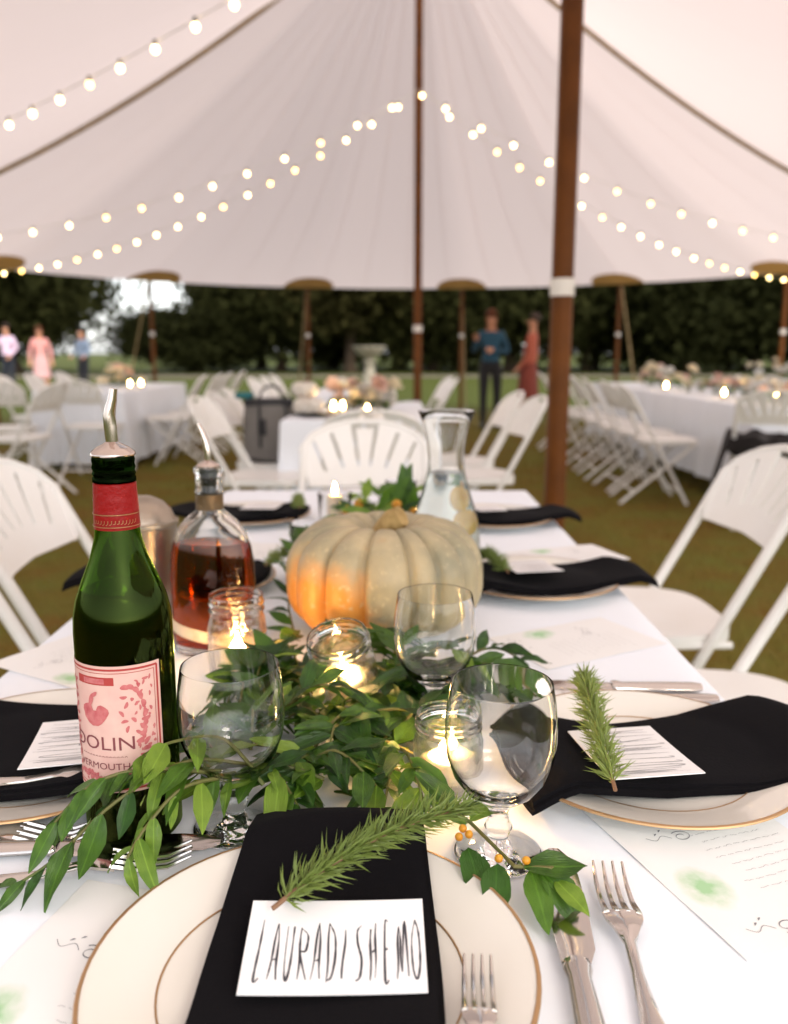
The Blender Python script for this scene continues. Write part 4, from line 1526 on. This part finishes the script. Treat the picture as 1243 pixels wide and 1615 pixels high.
BLOCK = [(-.203, .606, .038), (-.124, .603, .012), (.040, .792, .012), (.077, .568, .012), (-.178, .915, .034), (.046, .668, .031)]
LEAFM = {}
def put_leaf(parent, p, d, up, L, tone=None, wide=1.):
    d = Vector(d).normalized()
    up = Vector(up)
    y = up.cross(d)
    if y.length < 1e-4:
        y = Vector((0, 1, 0)).cross(d)
    y.normalize()
    z = d.cross(y)
    tone = tone if tone is not None else random.choices((0, 1, 2), (5, 4, 2))[0]
    o = bpy.data.objects.new('leaf', random.choice(LEAVES[tone]))
    COL.objects.link(o)
    o.parent = parent
    m = Matrix((d, y, z)).transposed().to_4x4()
    M = Matrix.Translation(p) @ m @ Matrix.Diagonal((L, L * wide, L, 1))
    o.matrix_local = M
    LEAFM[o.name] = M
    return o

def clear(p, base, d, L):
    for t in (0, .5, 1):
        q = Vector(base) + Vector(p) + Vector(d).normalized() * L * t
        for x, y, r in BLOCK:
            if math.hypot(q.x - x, q.y - y) < r + .004:
                return False
        if q.z < T + .002:
            return False
        ex, ey, ez = (q.x + .012) / .135, (q.y - 1.085) / .135, (q.z - T - .07) / .10
        if ex * ex + ey * ey + ez * ez < 1:
            return False
        ex, ey, ez = (q.x + .047), (q.y - .836), (q.z - T - .055)
        if ex * ex + ey * ey < .038 ** 2 and ez < .05:
            return False
    return True

def branch(parent, base, pts, n, L, spread=1., tone=None, tip=True, rad=.0017, droop=.2, lift=.35, upz=1.):
    """stem through pts (local); n leaves alternate along it"""
    P = dens(pts, 6)
    obj('stem', tube(P, [rad * (1 - .5 * i / len(P)) for i in range(len(P))], 6), M_STEM, parent)
    made = 0
    for i in range(n):
        t = (i + .5) / n
        k = min(len(P) - 2, int(t * (len(P) - 1)))
        p = Vector(P[k]).lerp(Vector(P[k + 1]), t * (len(P) - 1) - k)
        d = (Vector(P[k + 1]) - Vector(P[k])).normalized()
        side = d.cross(Vector((0, 0, 1)))
        if side.length < .1:
            side = Vector((1, 0, 0))
        side.normalize()
        for a in range(4):
            s = (1 if i % 2 else -1) * spread * random.uniform(.55, 1.15)
            dr = d * random.uniform(.5, 1.0) + side * s + Vector((0, 0, random.uniform(-droop, lift)))
            LL = L * random.uniform(.6, 1.25)
            if clear(p, base, dr, LL):
                put_leaf(parent, p, dr, Vector((random.uniform(-.5, .5), random.uniform(-.6, .3), upz)), LL, tone)
                made += 1
                break
    return made

# central garland mound
gb = (-.02, .76, T)
gar = thing('greenery_garland', 'thick leafy garland heaped along the middle of the table before the pumpkin', 'garland', gb)
r = random.Random(41)
tot = 0
for k in range(62):
    x0 = r.uniform(-.125, .055)
    y0 = r.uniform(-.155, .13)
    a = r.uniform(0, 6.28)
    Ls = r.uniform(.06, .12)
    z0 = r.uniform(.006, .030)
    z1 = z0 + r.uniform(-.005, .022)
    x1, y1 = x0 + Ls * math.cos(a), y0 + Ls * math.sin(a) * .8
    x1 = min(.14, max(-.15, x1))
    y1 = min(.20, max(-.165, y1))
    ok = all(math.hypot(gb[0] + x0 + (x1 - x0) * t - bx, gb[1] + y0 + (y1 - y0) * t - by) > br + .004 for bx, by, br in BLOCK for t in (0, .25, .5, .75, 1))
    if not ok:
        continue
    tot += branch(gar, gb, [(x0, y0, z0), ((x0 + x1) / 2, (y0 + y1) / 2, max(z0, z1) + .012), (x1, y1, max(.006, z1 - .01))], 12, .043, 1., None, droop=.25, lift=.5)

def settle(root, keep=300):
    lv = [c for c in root.children if c.name.startswith('leaf')]
    if len(lv) <= keep:
        return
    lv.sort(key=lambda c: LEAFM[c.name].translation.y - 2.5 * LEAFM[c.name].translation.z)
    g = G()
    for c in lv[keep:]:
        me, M = c.data, LEAFM[c.name]
        g.add(([tuple(v.co) for v in me.vertices], [tuple(p.vertices) for p in me.polygons]), 0 if me.materials[0] == M_LEAF[0] else 1, M)
        bpy.data.objects.remove(c)
    o = obj('leaf_mass', g, [M_LEAF[0], M_LEAF[1]], root, 'all')
    o['kind'] = 'stuff'
settle(gar)
def sprigthing(name, label, base):
    return thing(name, label, 'foliage', base)
# leaves trailing over the cutlery, in front of the green bottle
b = (-.150, .575, T)
s1 = sprigthing('ruscus_branch', 'light green leafy branch trailing left in front of the green bottle', b)
branch(s1, b, [(.045, .035, .045), (.0, .0, .070), (-.045, -.030, .055), (-.085, -.052, .022), (-.112, -.062, .008)], 19, .038, .75, None, droop=.9, lift=.1)
branch(s1, b, [(.02, .01, .055), (-.025, -.022, .075), (-.06, -.035, .070), (-.085, -.042, .045)], 15, .037, .8, 1, droop=1.2, lift=.05)
branch(s1, b, [(.03, .015, .05), (.0, -.02, .060), (-.02, -.045, .045), (-.03, -.06, .03)], 11, .037, .9, 2, droop=1.3, lift=.0)
branch(s1, b, [(.05, .02, .04), (.02, .025, .075), (-.012, .0, .085), (-.03, -.015, .08)], 9, .036, .9, 2, droop=.6, lift=.4)
# right front sprig with berries
b = (.075, .540, T)
s2 = sprigthing('ruscus_sprig', 'short leafy sprig with orange berries around the foot of the nearest goblet', b)
obj('stem', tube([(-.045, .055, .030), (-.02, .02, .030), (.006, -.028, .026), (.03, -.03, .026), (.036, -.024, .024)], .0014, 6), M_STEM, s2)
for p, d, L, tn in (((.012, -.030, .026), (.55, .02, .05), .045, 1), ((.016, -.030, .025), (.08, -.5, -.18), .046, 1), ((.022, -.030, .025), (.45, -.48, -.22), .050, 1),
                    ((-.006, -.026, .026), (-.06, -.5, -.15), .040, 0), ((-.024, -.010, .028), (.12, -.5, -.2), .040, 0), ((.032, -.036, .022), (.35, -.55, -.12), .034, 2),
                    ((-.03, .03, .03), (.6, .25, .1), .03, 0), ((-.03, .035, .03), (-.4, .1, .5), .042, 1), ((-.02, .02, .03), (.5, .3, .3), .03, 2)):
    put_leaf(s2, Vector(p), d, (0, -.25, 1), L * .95, tn, 1.3)
BER = mesh('berry', sphere((0, 0, 0), .0030, 10, 7), M_BERRY, 'all')
for p in ((-.026, .008, .032), (-.022, .004, .030), (-.029, .004, .028), (-.004, -.022, .028), (.014, -.026, .029)):
    obj('berry', BER, None, s2, loc=p)
# sprig right of the pumpkin on the cloth
b = (.10, .86, T)
s3 = sprigthing('ruscus_sprig', 'leafy sprig lying on the white cloth right of the pumpkin', b)
branch(s3, b, [(-.03, .03, .02), (.0, .015, .03), (.03, -.005, .024), (.05, -.03, .012)], 11, .042, .9, 1, droop=.2, lift=.3)
branch(s3, b, [(-.03, .05, .015), (.0, .06, .03), (.025, .06, .03), (.045, .05, .02)], 9, .038, .9, 0, droop=.2, lift=.5)
# left of the pumpkin
b = (-.145, 1.12, T)
s4 = sprigthing('ruscus_sprig', 'dark leafy sprig between the amber bottle and the pumpkin', b)
branch(s4, b, [(.02, -.10, .01), (.005, -.04, .03), (0, .03, .04), (.01, .12, .03)], 16, .042, .9, 0, droop=.1, lift=.8)
branch(s4, b, [(.0, .12, .02), (-.01, .16, .05), (.0, .20, .07), (.01, .24, .06)], 12, .042, .9, 1, droop=.1, lift=.8)
# arrangement behind the pumpkin
b = (-.02, 1.55, T)
s5 = sprigthing('greenery_garland', 'leafy garland with orange berries beyond the pumpkin', b)
for k in range(9):
    a = R(-60 + 40 * k)
    branch(s5, b, [(.02 * math.cos(a), .04 * math.sin(a), .03), (.05 * math.cos(a), .10 * math.sin(a), .07 + .01 * (k % 3)), (.07 * math.cos(a), .16 * math.sin(a), .075)], 8, .06, .9, (0, 1, 2)[k % 3], droop=.3, lift=.9)
for k in range(3):
    put_leaf(s5, Vector((-.01 + .03 * k, -.02, .07)), (.5 - .3 * k, -.2, .65), (0, -1, .3), .095, 1)
for k in range(9):
    obj('berry', BER, None, s5, loc=(-.07 + .018 * k + random.uniform(-.008, .008), -.09 + random.uniform(-.03, .03), .075 + random.uniform(-.02, .03))).scale = (3.0, 3.0, 3.0)
BERG = None

# ------------------------------------------------------------------ things on the other tables
M_PETAL = [mat('cream_petal', (.75, .66, .48), .7), mat('blush_petal', (.72, .50, .42), .7), mat('white_petal', (.78, .76, .72), .7)]
def bloom_mesh(k):
    g = G()
    r = random.Random(60 + k)
    for ring, (n, rad, z, tilt) in enumerate(((7, .045, .0, .3), (6, .032, .012, .7), (4, .018, .02, 1.1))):
        for i in range(n):
            a = 6.283 * i / n + ring * .4
            def pet(u, v, a=a, rad=rad, z=z, tilt=tilt):
                w = math.sin(math.pi * min(v * .75 + .2, 1)) * .024 * (u - .5) * 2
                l = rad * v
                return (math.cos(a) * l * math.cos(tilt) - math.sin(a) * w, math.sin(a) * l * math.cos(tilt) + math.cos(a) * w, z + l * math.sin(tilt) + .01 * (abs(u - .5) * 2) ** 2)
            g.add(grid(3, 4, pet))
    return mesh('bloom', g, M_PETAL[k], 'all')
BLOOMS = [bloom_mesh(k) for k in range(3)]
def flowers(x, y, n, w, l, label, seed, hgt=.14):
    r = random.Random(seed)
    t = thing('flower_arrangement', label, 'flowers', (x, y, T), 0, 'flower arrangements on the guest tables')
    for k in range(n):
        p = (r.uniform(-w, w), r.uniform(-l, l), r.uniform(.04, hgt))
        o = obj('bloom', BLOOMS[r.choice((0, 0, 1, 2))], None, t, loc=p, rot=(r.uniform(-.9, .5), r.uniform(-.6, .6), r.uniform(0, 6)))
        s = r.uniform(.9, 1.5)
        o.scale = (s, s, s)
        obj('stem', tube([(p[0] * .8, p[1] * .8, .0), (p[0], p[1], p[2] + .004)], .003, 5), M_STEM, t)
    for k in range(n * 2):
        a = r.uniform(0, 6.28)
        put_leaf(t, Vector((r.uniform(-w, w), r.uniform(-l, l), r.uniform(.015, .07))), (math.cos(a), math.sin(a), r.uniform(0, .9)), (0, 0, 1), r.uniform(.08, .13), r.choice((0, 0, 1)))
flowers(-.20, 5.35, 18, .22, .12, 'cream flower arrangement on the middle table', 1, .17)
flowers(-2.95, 9.2, 14, .14, .35, 'flower arrangement along the left table', 2, .20)
flowers(2.85, 6.5, 16, .16, .45, 'flower arrangement on the near half of the right table, nearest', 3)
flowers(2.85, 7.6, 16, .16, .45, 'flower arrangement on the near half of the right table, farther', 4)
flowers(2.85, 8.9, 18, .16, .6, 'flower arrangement on the far half of the right table', 5, .2)
flowers(5.0, 10.8, 20, .2, 1.1, 'flower arrangement on the farthest table at right', 6, .26)
def votive(x, y, label, z=.0, s=1.):
    t = thing('votive_candle', label, 'candle', (x, y, T + z), 0, 'lit votives on the guest tables')
    obj('holder', lathe([(.0005, 0), (.030, 0), (.033, .004), (.036, .065), (.034, .065), (.031, .006), (.0005, .005)], 20), M_JARPLAIN, t)
    c = obj('wax', cap(lathe([(.026, .006), (.027, .03), (.024, .031)], 16), 16), M_WAX, t)
    f = obj('flame', FL, None, c, loc=(0, 0, .031))
    f.scale = (1.6 * s, 1.6 * s, 1.4 * s)
    flame_light(c, .05, .5)
votive(-.36, 5.05, 'lit votive at the left of the cream flowers on the middle table', .0, 1.4)
votive(-.31, 5.12, 'second lit votive beside the cream flowers on the middle table', .0, 1.3)
votive(-.155, 4.95, 'lit votive before the cream flowers on the middle table')
votive(-2.70, 8.72, 'nearer lit votive on the left table', 0, 1.4)
votive(-2.63, 8.86, 'farther lit votive on the left table', 0, 1.4)
votive(-3.25, 8.4, 'dim votive at the left corner of the left table')
votive(2.62, 8.2, 'lit votive farthest along the right table', 0, 1.4)
votive(2.62, 6.75, 'lit votive midway along the right table', 0, 1.4)
votive(2.72, 6.05, 'lit votive nearest on the right table', 0, 1.3)
# white gourds on the middle table
M_GOURD = mat('white_gourd', (.72, .68, .62), .5, var=(20, '#c9bfb2'))
for i, (x, y, r_, z, lab) in enumerate(((-.50, 4.95, .085, 0, 'white gourd on the left corner of the middle table'), (-.53, 5.05, .075, .10, 'white gourd resting on another on the middle table'), (-.12, 5.55, .13, 0, 'large pale pumpkin behind the cream flowers'))):
    t = thing('white_gourd', lab, 'gourd', (x, y, T + z), i, 'pale gourds on the middle table')
    obj('gourd_shell', pump_geo(r_, r_ * 1.25, 10, 70 + i), M_GOURD, t, 'all')
    obj('gourd_stem', tube([(0, 0, r_ * .9), (.005, 0, r_ * 1.2), (.015, 0, r_ * 1.4)], [.012, .008, .009], 7), M_TWIG, t)
nk = obj('napkin', napkin_geo(.22, .12, 77, .8, .006), M_NAPKIN, smooth=50, loc=(-.44, 4.82, T), rot=(0, 0, R(70)))
tag(nk, 'black napkin by the white gourds on the middle table', 'napkin')

# grey bag on the grass between chairs and middle table
bag = thing('cooler_bag', 'grey soft bag with black lid on a chair left of the middle table', 'bag', (-.745, 5.06, .460), R(8))
bag.scale = (.8, .9, .85)
bag.location.z = .480
M_BAG, M_BAGB = mat('grey_bag_fabric', '#77736f', .8, var=(5, '#66625e'), bump=(60, .2)), mat('black_bag_trim', (.015, .015, .018), .6)
def bagbody(u, v):
    a = 2 * math.pi * u
    c, s = math.cos(a), math.sin(a)
    k = (abs(c) ** 5 + abs(s) ** 5) ** (-.2)
    w = 1 + .06 * math.sin(v * math.pi) - .05 * v
    return (.19 * k * c * w, .12 * k * s * w, .01 + .38 * v)
bg_ = G().add(grid(40, 8, bagbody))
bg_.add((lambda vf: (vf[0], [tuple(range(40))]))(([bagbody(i / 40, 1) for i in range(40)], None)))
obj('bag_body', bg_, M_BAG, bag)
obj('lid', box((0, 0, .405), (.37, .235, .05), .02), M_BAGB, bag)
obj('base_band', box((0, 0, .018), (.375, .24, .03), .012), M_BAGB, bag)
obj('pocket', box((-.055, -.128, .24), (.06, .014, .11), .006), M_BAGB, bag)
for sx in (-1, 1):
    obj('strap', tube([(sx * .10 + .03, -.128, .10), (sx * .10 + .03, -.134, .30), (sx * .09 + .02, -.11, .44), (sx * .06 + .02, -.05, .50), (.02, 0, .52)], .010, 6), M_BAGB, bag)
tw_ = obj('folded_towel', box((-.14, -.03, .45), (.10, .12, .035), .014), mat('teal_towel', '#2f6d74', .9, bump=(80, .4)))
tw_.location = (-.745, 5.06, .415)
tag(tw_, 'teal folded towel lying on the lid of the grey bag', 'towel')

# dark coat over the end chair of the right table
def coat(u, v):
    a = (u - .5) * 2
    p = Vector((a * .27, (v - .5) * .44, 0))
    z = .475 + .075 * mnoise.noise(Vector((a * 2.2, v * 3, 1))) + .02 * mnoise.noise(Vector((a * 6, v * 7, 4)))
    if abs(a) > .72:
        z -= (abs(a) - .72) * 1.1
    return (p.x, p.y, z + .075 + .03 * math.cos(a * 1.5))
v, f = grid(26, 20, coat)
ct = obj('dark_coat', thicken(v, f, Vector((0, 0, -.075))), mat('dark_coat_cloth', (.012, .009, .009), .95, sheen=.05, bump=(40, .3)), smooth=60, loc=(2.38, 5.5, 0), rot=(0, 0, -.35))
tag(ct, 'dark coat thrown over the seat of a chair at the right table', 'coat')

# stone bird bath on the lawn
bb = thing('stone_fountain', 'pale stone bowl on a pedestal standing on the lawn behind the middle table', 'fountain', (-.56, 19.5, 0))
M_STONE = mat('pale_stone', '#a8a090', .9, var=(6, '#8c8474'), bump=(20, .4))
obj('pedestal', cap(lathe([(.34, 0), (.34, .08), (.27, .10), (.24, .14), (.20, .35), (.13, .62), (.10, .80), (.12, .86), (.16, .90), (.11, .93), (.10, 1.0)], 32), 32), M_STONE, bb)
obj('bowl', lathe([(.10, .98), (.20, 1.02), (.30, 1.10), (.35, 1.20), (.38, 1.22), (.38, 1.25), (.34, 1.25), (.28, 1.15), (.0005, 1.08)], 40), M_STONE, bb)

# ------------------------------------------------------------------ people
M_SKIN = mat('skin', '#c08a6c', .5, sss=.1)
M_HAIR = [mat('auburn_hair', '#7a3f1c', .5, bump=(60, .4)), mat('brown_hair', '#3f2c20', .5, bump=(60, .4)), mat('dark_hair', '#1c1512', .5, bump=(60, .4))]

def person(x, y, rz, label, top, bottom, hair, arms, H=1.68, dress=None, longhair=True, lean=0., stride=0.):
    root = thing('person', label, 'person', (x, y, 0), rz)
    J, E, TG = [], [], []
    def j(p, r):
        J.append((Vector(p), r))
        return len(J) - 1
    def e(a, b, t):
        E.append((a, b))
        TG.append(t)
    ly = lambda z: -lean * (z - .95)
    pel = j((0, 0, .96), .125)
    wai = j((0, ly(1.10), 1.10), .108)
    che = j((0, ly(1.30), 1.30), .128)
    nb = j((0, ly(1.43), 1.43), .070)
    nk = j((0, ly(1.5) + .01, 1.50), .052)
    jw = j((0, ly(1.57) + .035, 1.565), .066)
    hd = j((0, ly(1.65) + .02, 1.635), .086)
    e(pel, wai, 'b'), e(wai, che, 't'), e(che, nb, 't'), e(nb, nk, 's'), e(nk, jw, 's'), e(jw, hd, 's')
    for s in (-1, 1):
        sh = j((s * .155, ly(1.40), 1.385), .062)
        e(che, sh, 't')
        el_, wr_ = arms[0 if s < 0 else 1]
        el = j((el_[0], el_[1], el_[2]), .043)
        wr = j((wr_[0], wr_[1], wr_[2]), .029)
        e(sh, el, 't'), e(el, wr, 't')
        d = (J[wr][0] - J[el][0]).normalized()
        pm = j(J[wr][0] + d * .05, .030)
        e(wr, pm, 's')
        sd = d.cross(Vector((0, 1, .2))).normalized()
        for k in range(4):
            b0 = j(J[pm][0] + d * .04 + sd * (-.027 + .018 * k), .0095)
            b1 = j(J[pm][0] + d * (.070 + .008 * (k in (1, 2))) + sd * (-.029 + .019 * k) + Vector((0, .010, -.004)), .0085)
            e(pm, b0, 's'), e(b0, b1, 's')
        th = j(J[wr][0] + d * .055 + sd * -.045 + Vector((0, .014, 0)), .010)
        th2 = j(J[wr][0] + d * .085 + sd * -.055 + Vector((0, .02, 0)), .009)
        e(pm, th, 's'), e(th, th2, 's')
        st = s * stride
        hp = j((s * .09, 0, .90), .098)
        kn = j((s * .10, .03 + st * .5, .50), .064)
        an = j((s * .10, -.01 + st, .09), .043)
        to = j((s * .115, .14 + st, .035), .034)
        e(pel, hp, 'b'), e(hp, kn, 'b'), e(kn, an, 'b' if not dress else 's'), e(an, to, 'h')
    me = bpy.data.meshes.new('body_cage')
    me.from_pydata([tuple(p) for p, _ in J], E, [])
    tmp = bpy.data.objects.new('body_cage', me)
    COL.objects.link(tmp)
    md = tmp.modifiers.new('skin', 'SKIN')
    md.use_smooth_shade = True
    for k, sv in enumerate(me.skin_vertices[0].data):
        sv.radius = (J[k][1], J[k][1])
        sv.use_root = k == 0
    sb = tmp.modifiers.new('sub', 'SUBSURF')
    sb.levels = sb.render_levels = 2
    bpy.context.view_layer.update()
    ev = bpy.data.meshes.new_from_object(tmp.evaluated_get(bpy.context.evaluated_depsgraph_get()))
    bpy.data.objects.remove(tmp)
    ev.name = 'body'
    for m in (M_SKIN, top, bottom, M_BLACK):
        ev.materials.append(m)
    A = np.array([J[a][0][:] for a, b in E])
    B = np.array([J[b][0][:] for a, b in E])
    ab = B - A
    l2 = (ab ** 2).sum(1)
    code = {'s': 0, 't': 1, 'b': 2, 'h': 3}
    for p in ev.polygons:
        c = np.array(p.center[:])
        tt = np.clip(((c - A) * ab).sum(1) / l2, 0, 1)
        dd = ((A + ab * tt[:, None] - c) ** 2).sum(1)
        k = int(dd.argmin())
        cd = code[TG[k]]
        if TG[k] == 'b' and k == 0 and c[2] > .99:
            cd = 1
        p.material_index = cd
        p.use_smooth = True
    body = bpy.data.objects.new('body', ev)
    COL.objects.link(body)
    body.parent = root
    hy = J[hd][0]
    # face
    g = G()
    for s in (-1, 1):
        g.add(sphere((s * .031, hy.y + .078, hy.z - .005), .010, 8, 6))
    obj('eyes', g, M_INK, body)
    obj('nose', tube([(0, hy.y + .082, hy.z + .0), (0, hy.y + .102, hy.z - .035), (0, hy.y + .085, hy.z - .045)], [.006, .011, .008], 6), M_SKIN, body)
    obj('mouth', sphere((0, hy.y + .080, hy.z - .068), .010, 8, 6, (2.2, .7, .6)), mat('lips', '#8f4a40', .5), body)
    # hair
    def hairp(u, v):
        a = 2 * math.pi * u
        front = max(0, math.sin(a)) ** .6
        th = v * ((2.25 if longhair else 1.75) * (1 - front) + .78 * front)
        r_ = .090
        z = hy.z + .012 + r_ * 1.08 * math.cos(th) if th < 1.6 else hy.z + .012 - (th - 1.6) * (.33 if longhair else .1)
        rr = r_ * (math.sin(th) if th < 1.57 else 1 - .1 * (th - 1.57))
        return (rr * math.cos(a) * .95, hy.y - .012 + rr * math.sin(a) * 1.05, z)
    v, f = grid(28, 16, hairp)
    obj('hair', (v, f), hair, body)
    if dress:
        sk = [(.118, 1.10), (.135, 1.0), (.17, .90), (.185, .75), (.20, .60), (.215, .48), (.205, .475), (.19, .6), (.15, .9), (.11, 1.09)]
        v, f = lathe(sk, 36)
        v = [(a * (1 + .06 * math.sin(9 * math.atan2(b, a)) * max(0, (1 - c))), b * .8 * (1 + .06 * math.sin(9 * math.atan2(b, a)) * max(0, 1 - c)), c) for a, b, c in v]
        obj('skirt', (v, f), dress, body)
    root.scale = (H / 1.72,) * 3
    return root

def cl(name, c):
    return mat(name, c, .9, sheen=.1, bump=(25, .4, .02))
down = [((-.24, -.02, 1.12), (-.25, .04, .88)), ((.24, -.02, 1.12), (.25, .04, .88))]
person(1.40, 12.4, R(175), 'person in teal top and black trousers standing on the lawn with folded arm', cl('teal_knit', '#23485c'), cl('black_trousers', (.012, .011, .012)), M_HAIR[0],
       [((-.25, .0, 1.13), (-.02, .19, 1.16)), ((.25, .02, 1.13), (.22, .20, 1.30))], 1.70, stride=.06)
person(1.98, 12.6, R(75), 'person in coral top and skirt walking beside the near pole', cl('coral_knit', '#b5604a'), cl('rust_skirt', '#7d3a2e'), M_HAIR[1],
       [((-.22, -.06, 1.12), (-.2, .12, .93)), ((.22, -.08, 1.12), (.22, -.04, .88))], 1.66, dress=cl('rust_dress', '#7d3a2e'), longhair=False, lean=.12, stride=.14)
person(-9.9, 22.0, R(165), 'person in pale pink shirt and dark trousers at the far left', cl('pale_pink_shirt', '#d9bcd0'), cl('navy_trousers', '#20242e'), M_HAIR[1],
       [((-.27, .0, 1.15), (-.2, .16, .98)), ((.3, .06, 1.2), (.5, .16, 1.12))], 1.82, longhair=False)
person(-8.9, 21.6, R(200), 'person in coral pink dress with long auburn hair at far left', cl('coral_pink_top', '#cf8c86'), cl('pink_skirt', '#c99a98'), M_HAIR[0], down, 1.74, dress=cl('pink_dress', '#c99a98'))
person(-8.05, 22.2, R(150), 'person in grey blue shirt and dark trousers right of the coral dress', cl('grey_blue_shirt', '#6f7c90'), cl('dark_trousers', '#15151c'), M_HAIR[2],
       [((-.27, .02, 1.14), (-.30, .2, 1.02)), ((.26, .02, 1.14), (.2, .18, 1.02))], 1.72, longhair=False)
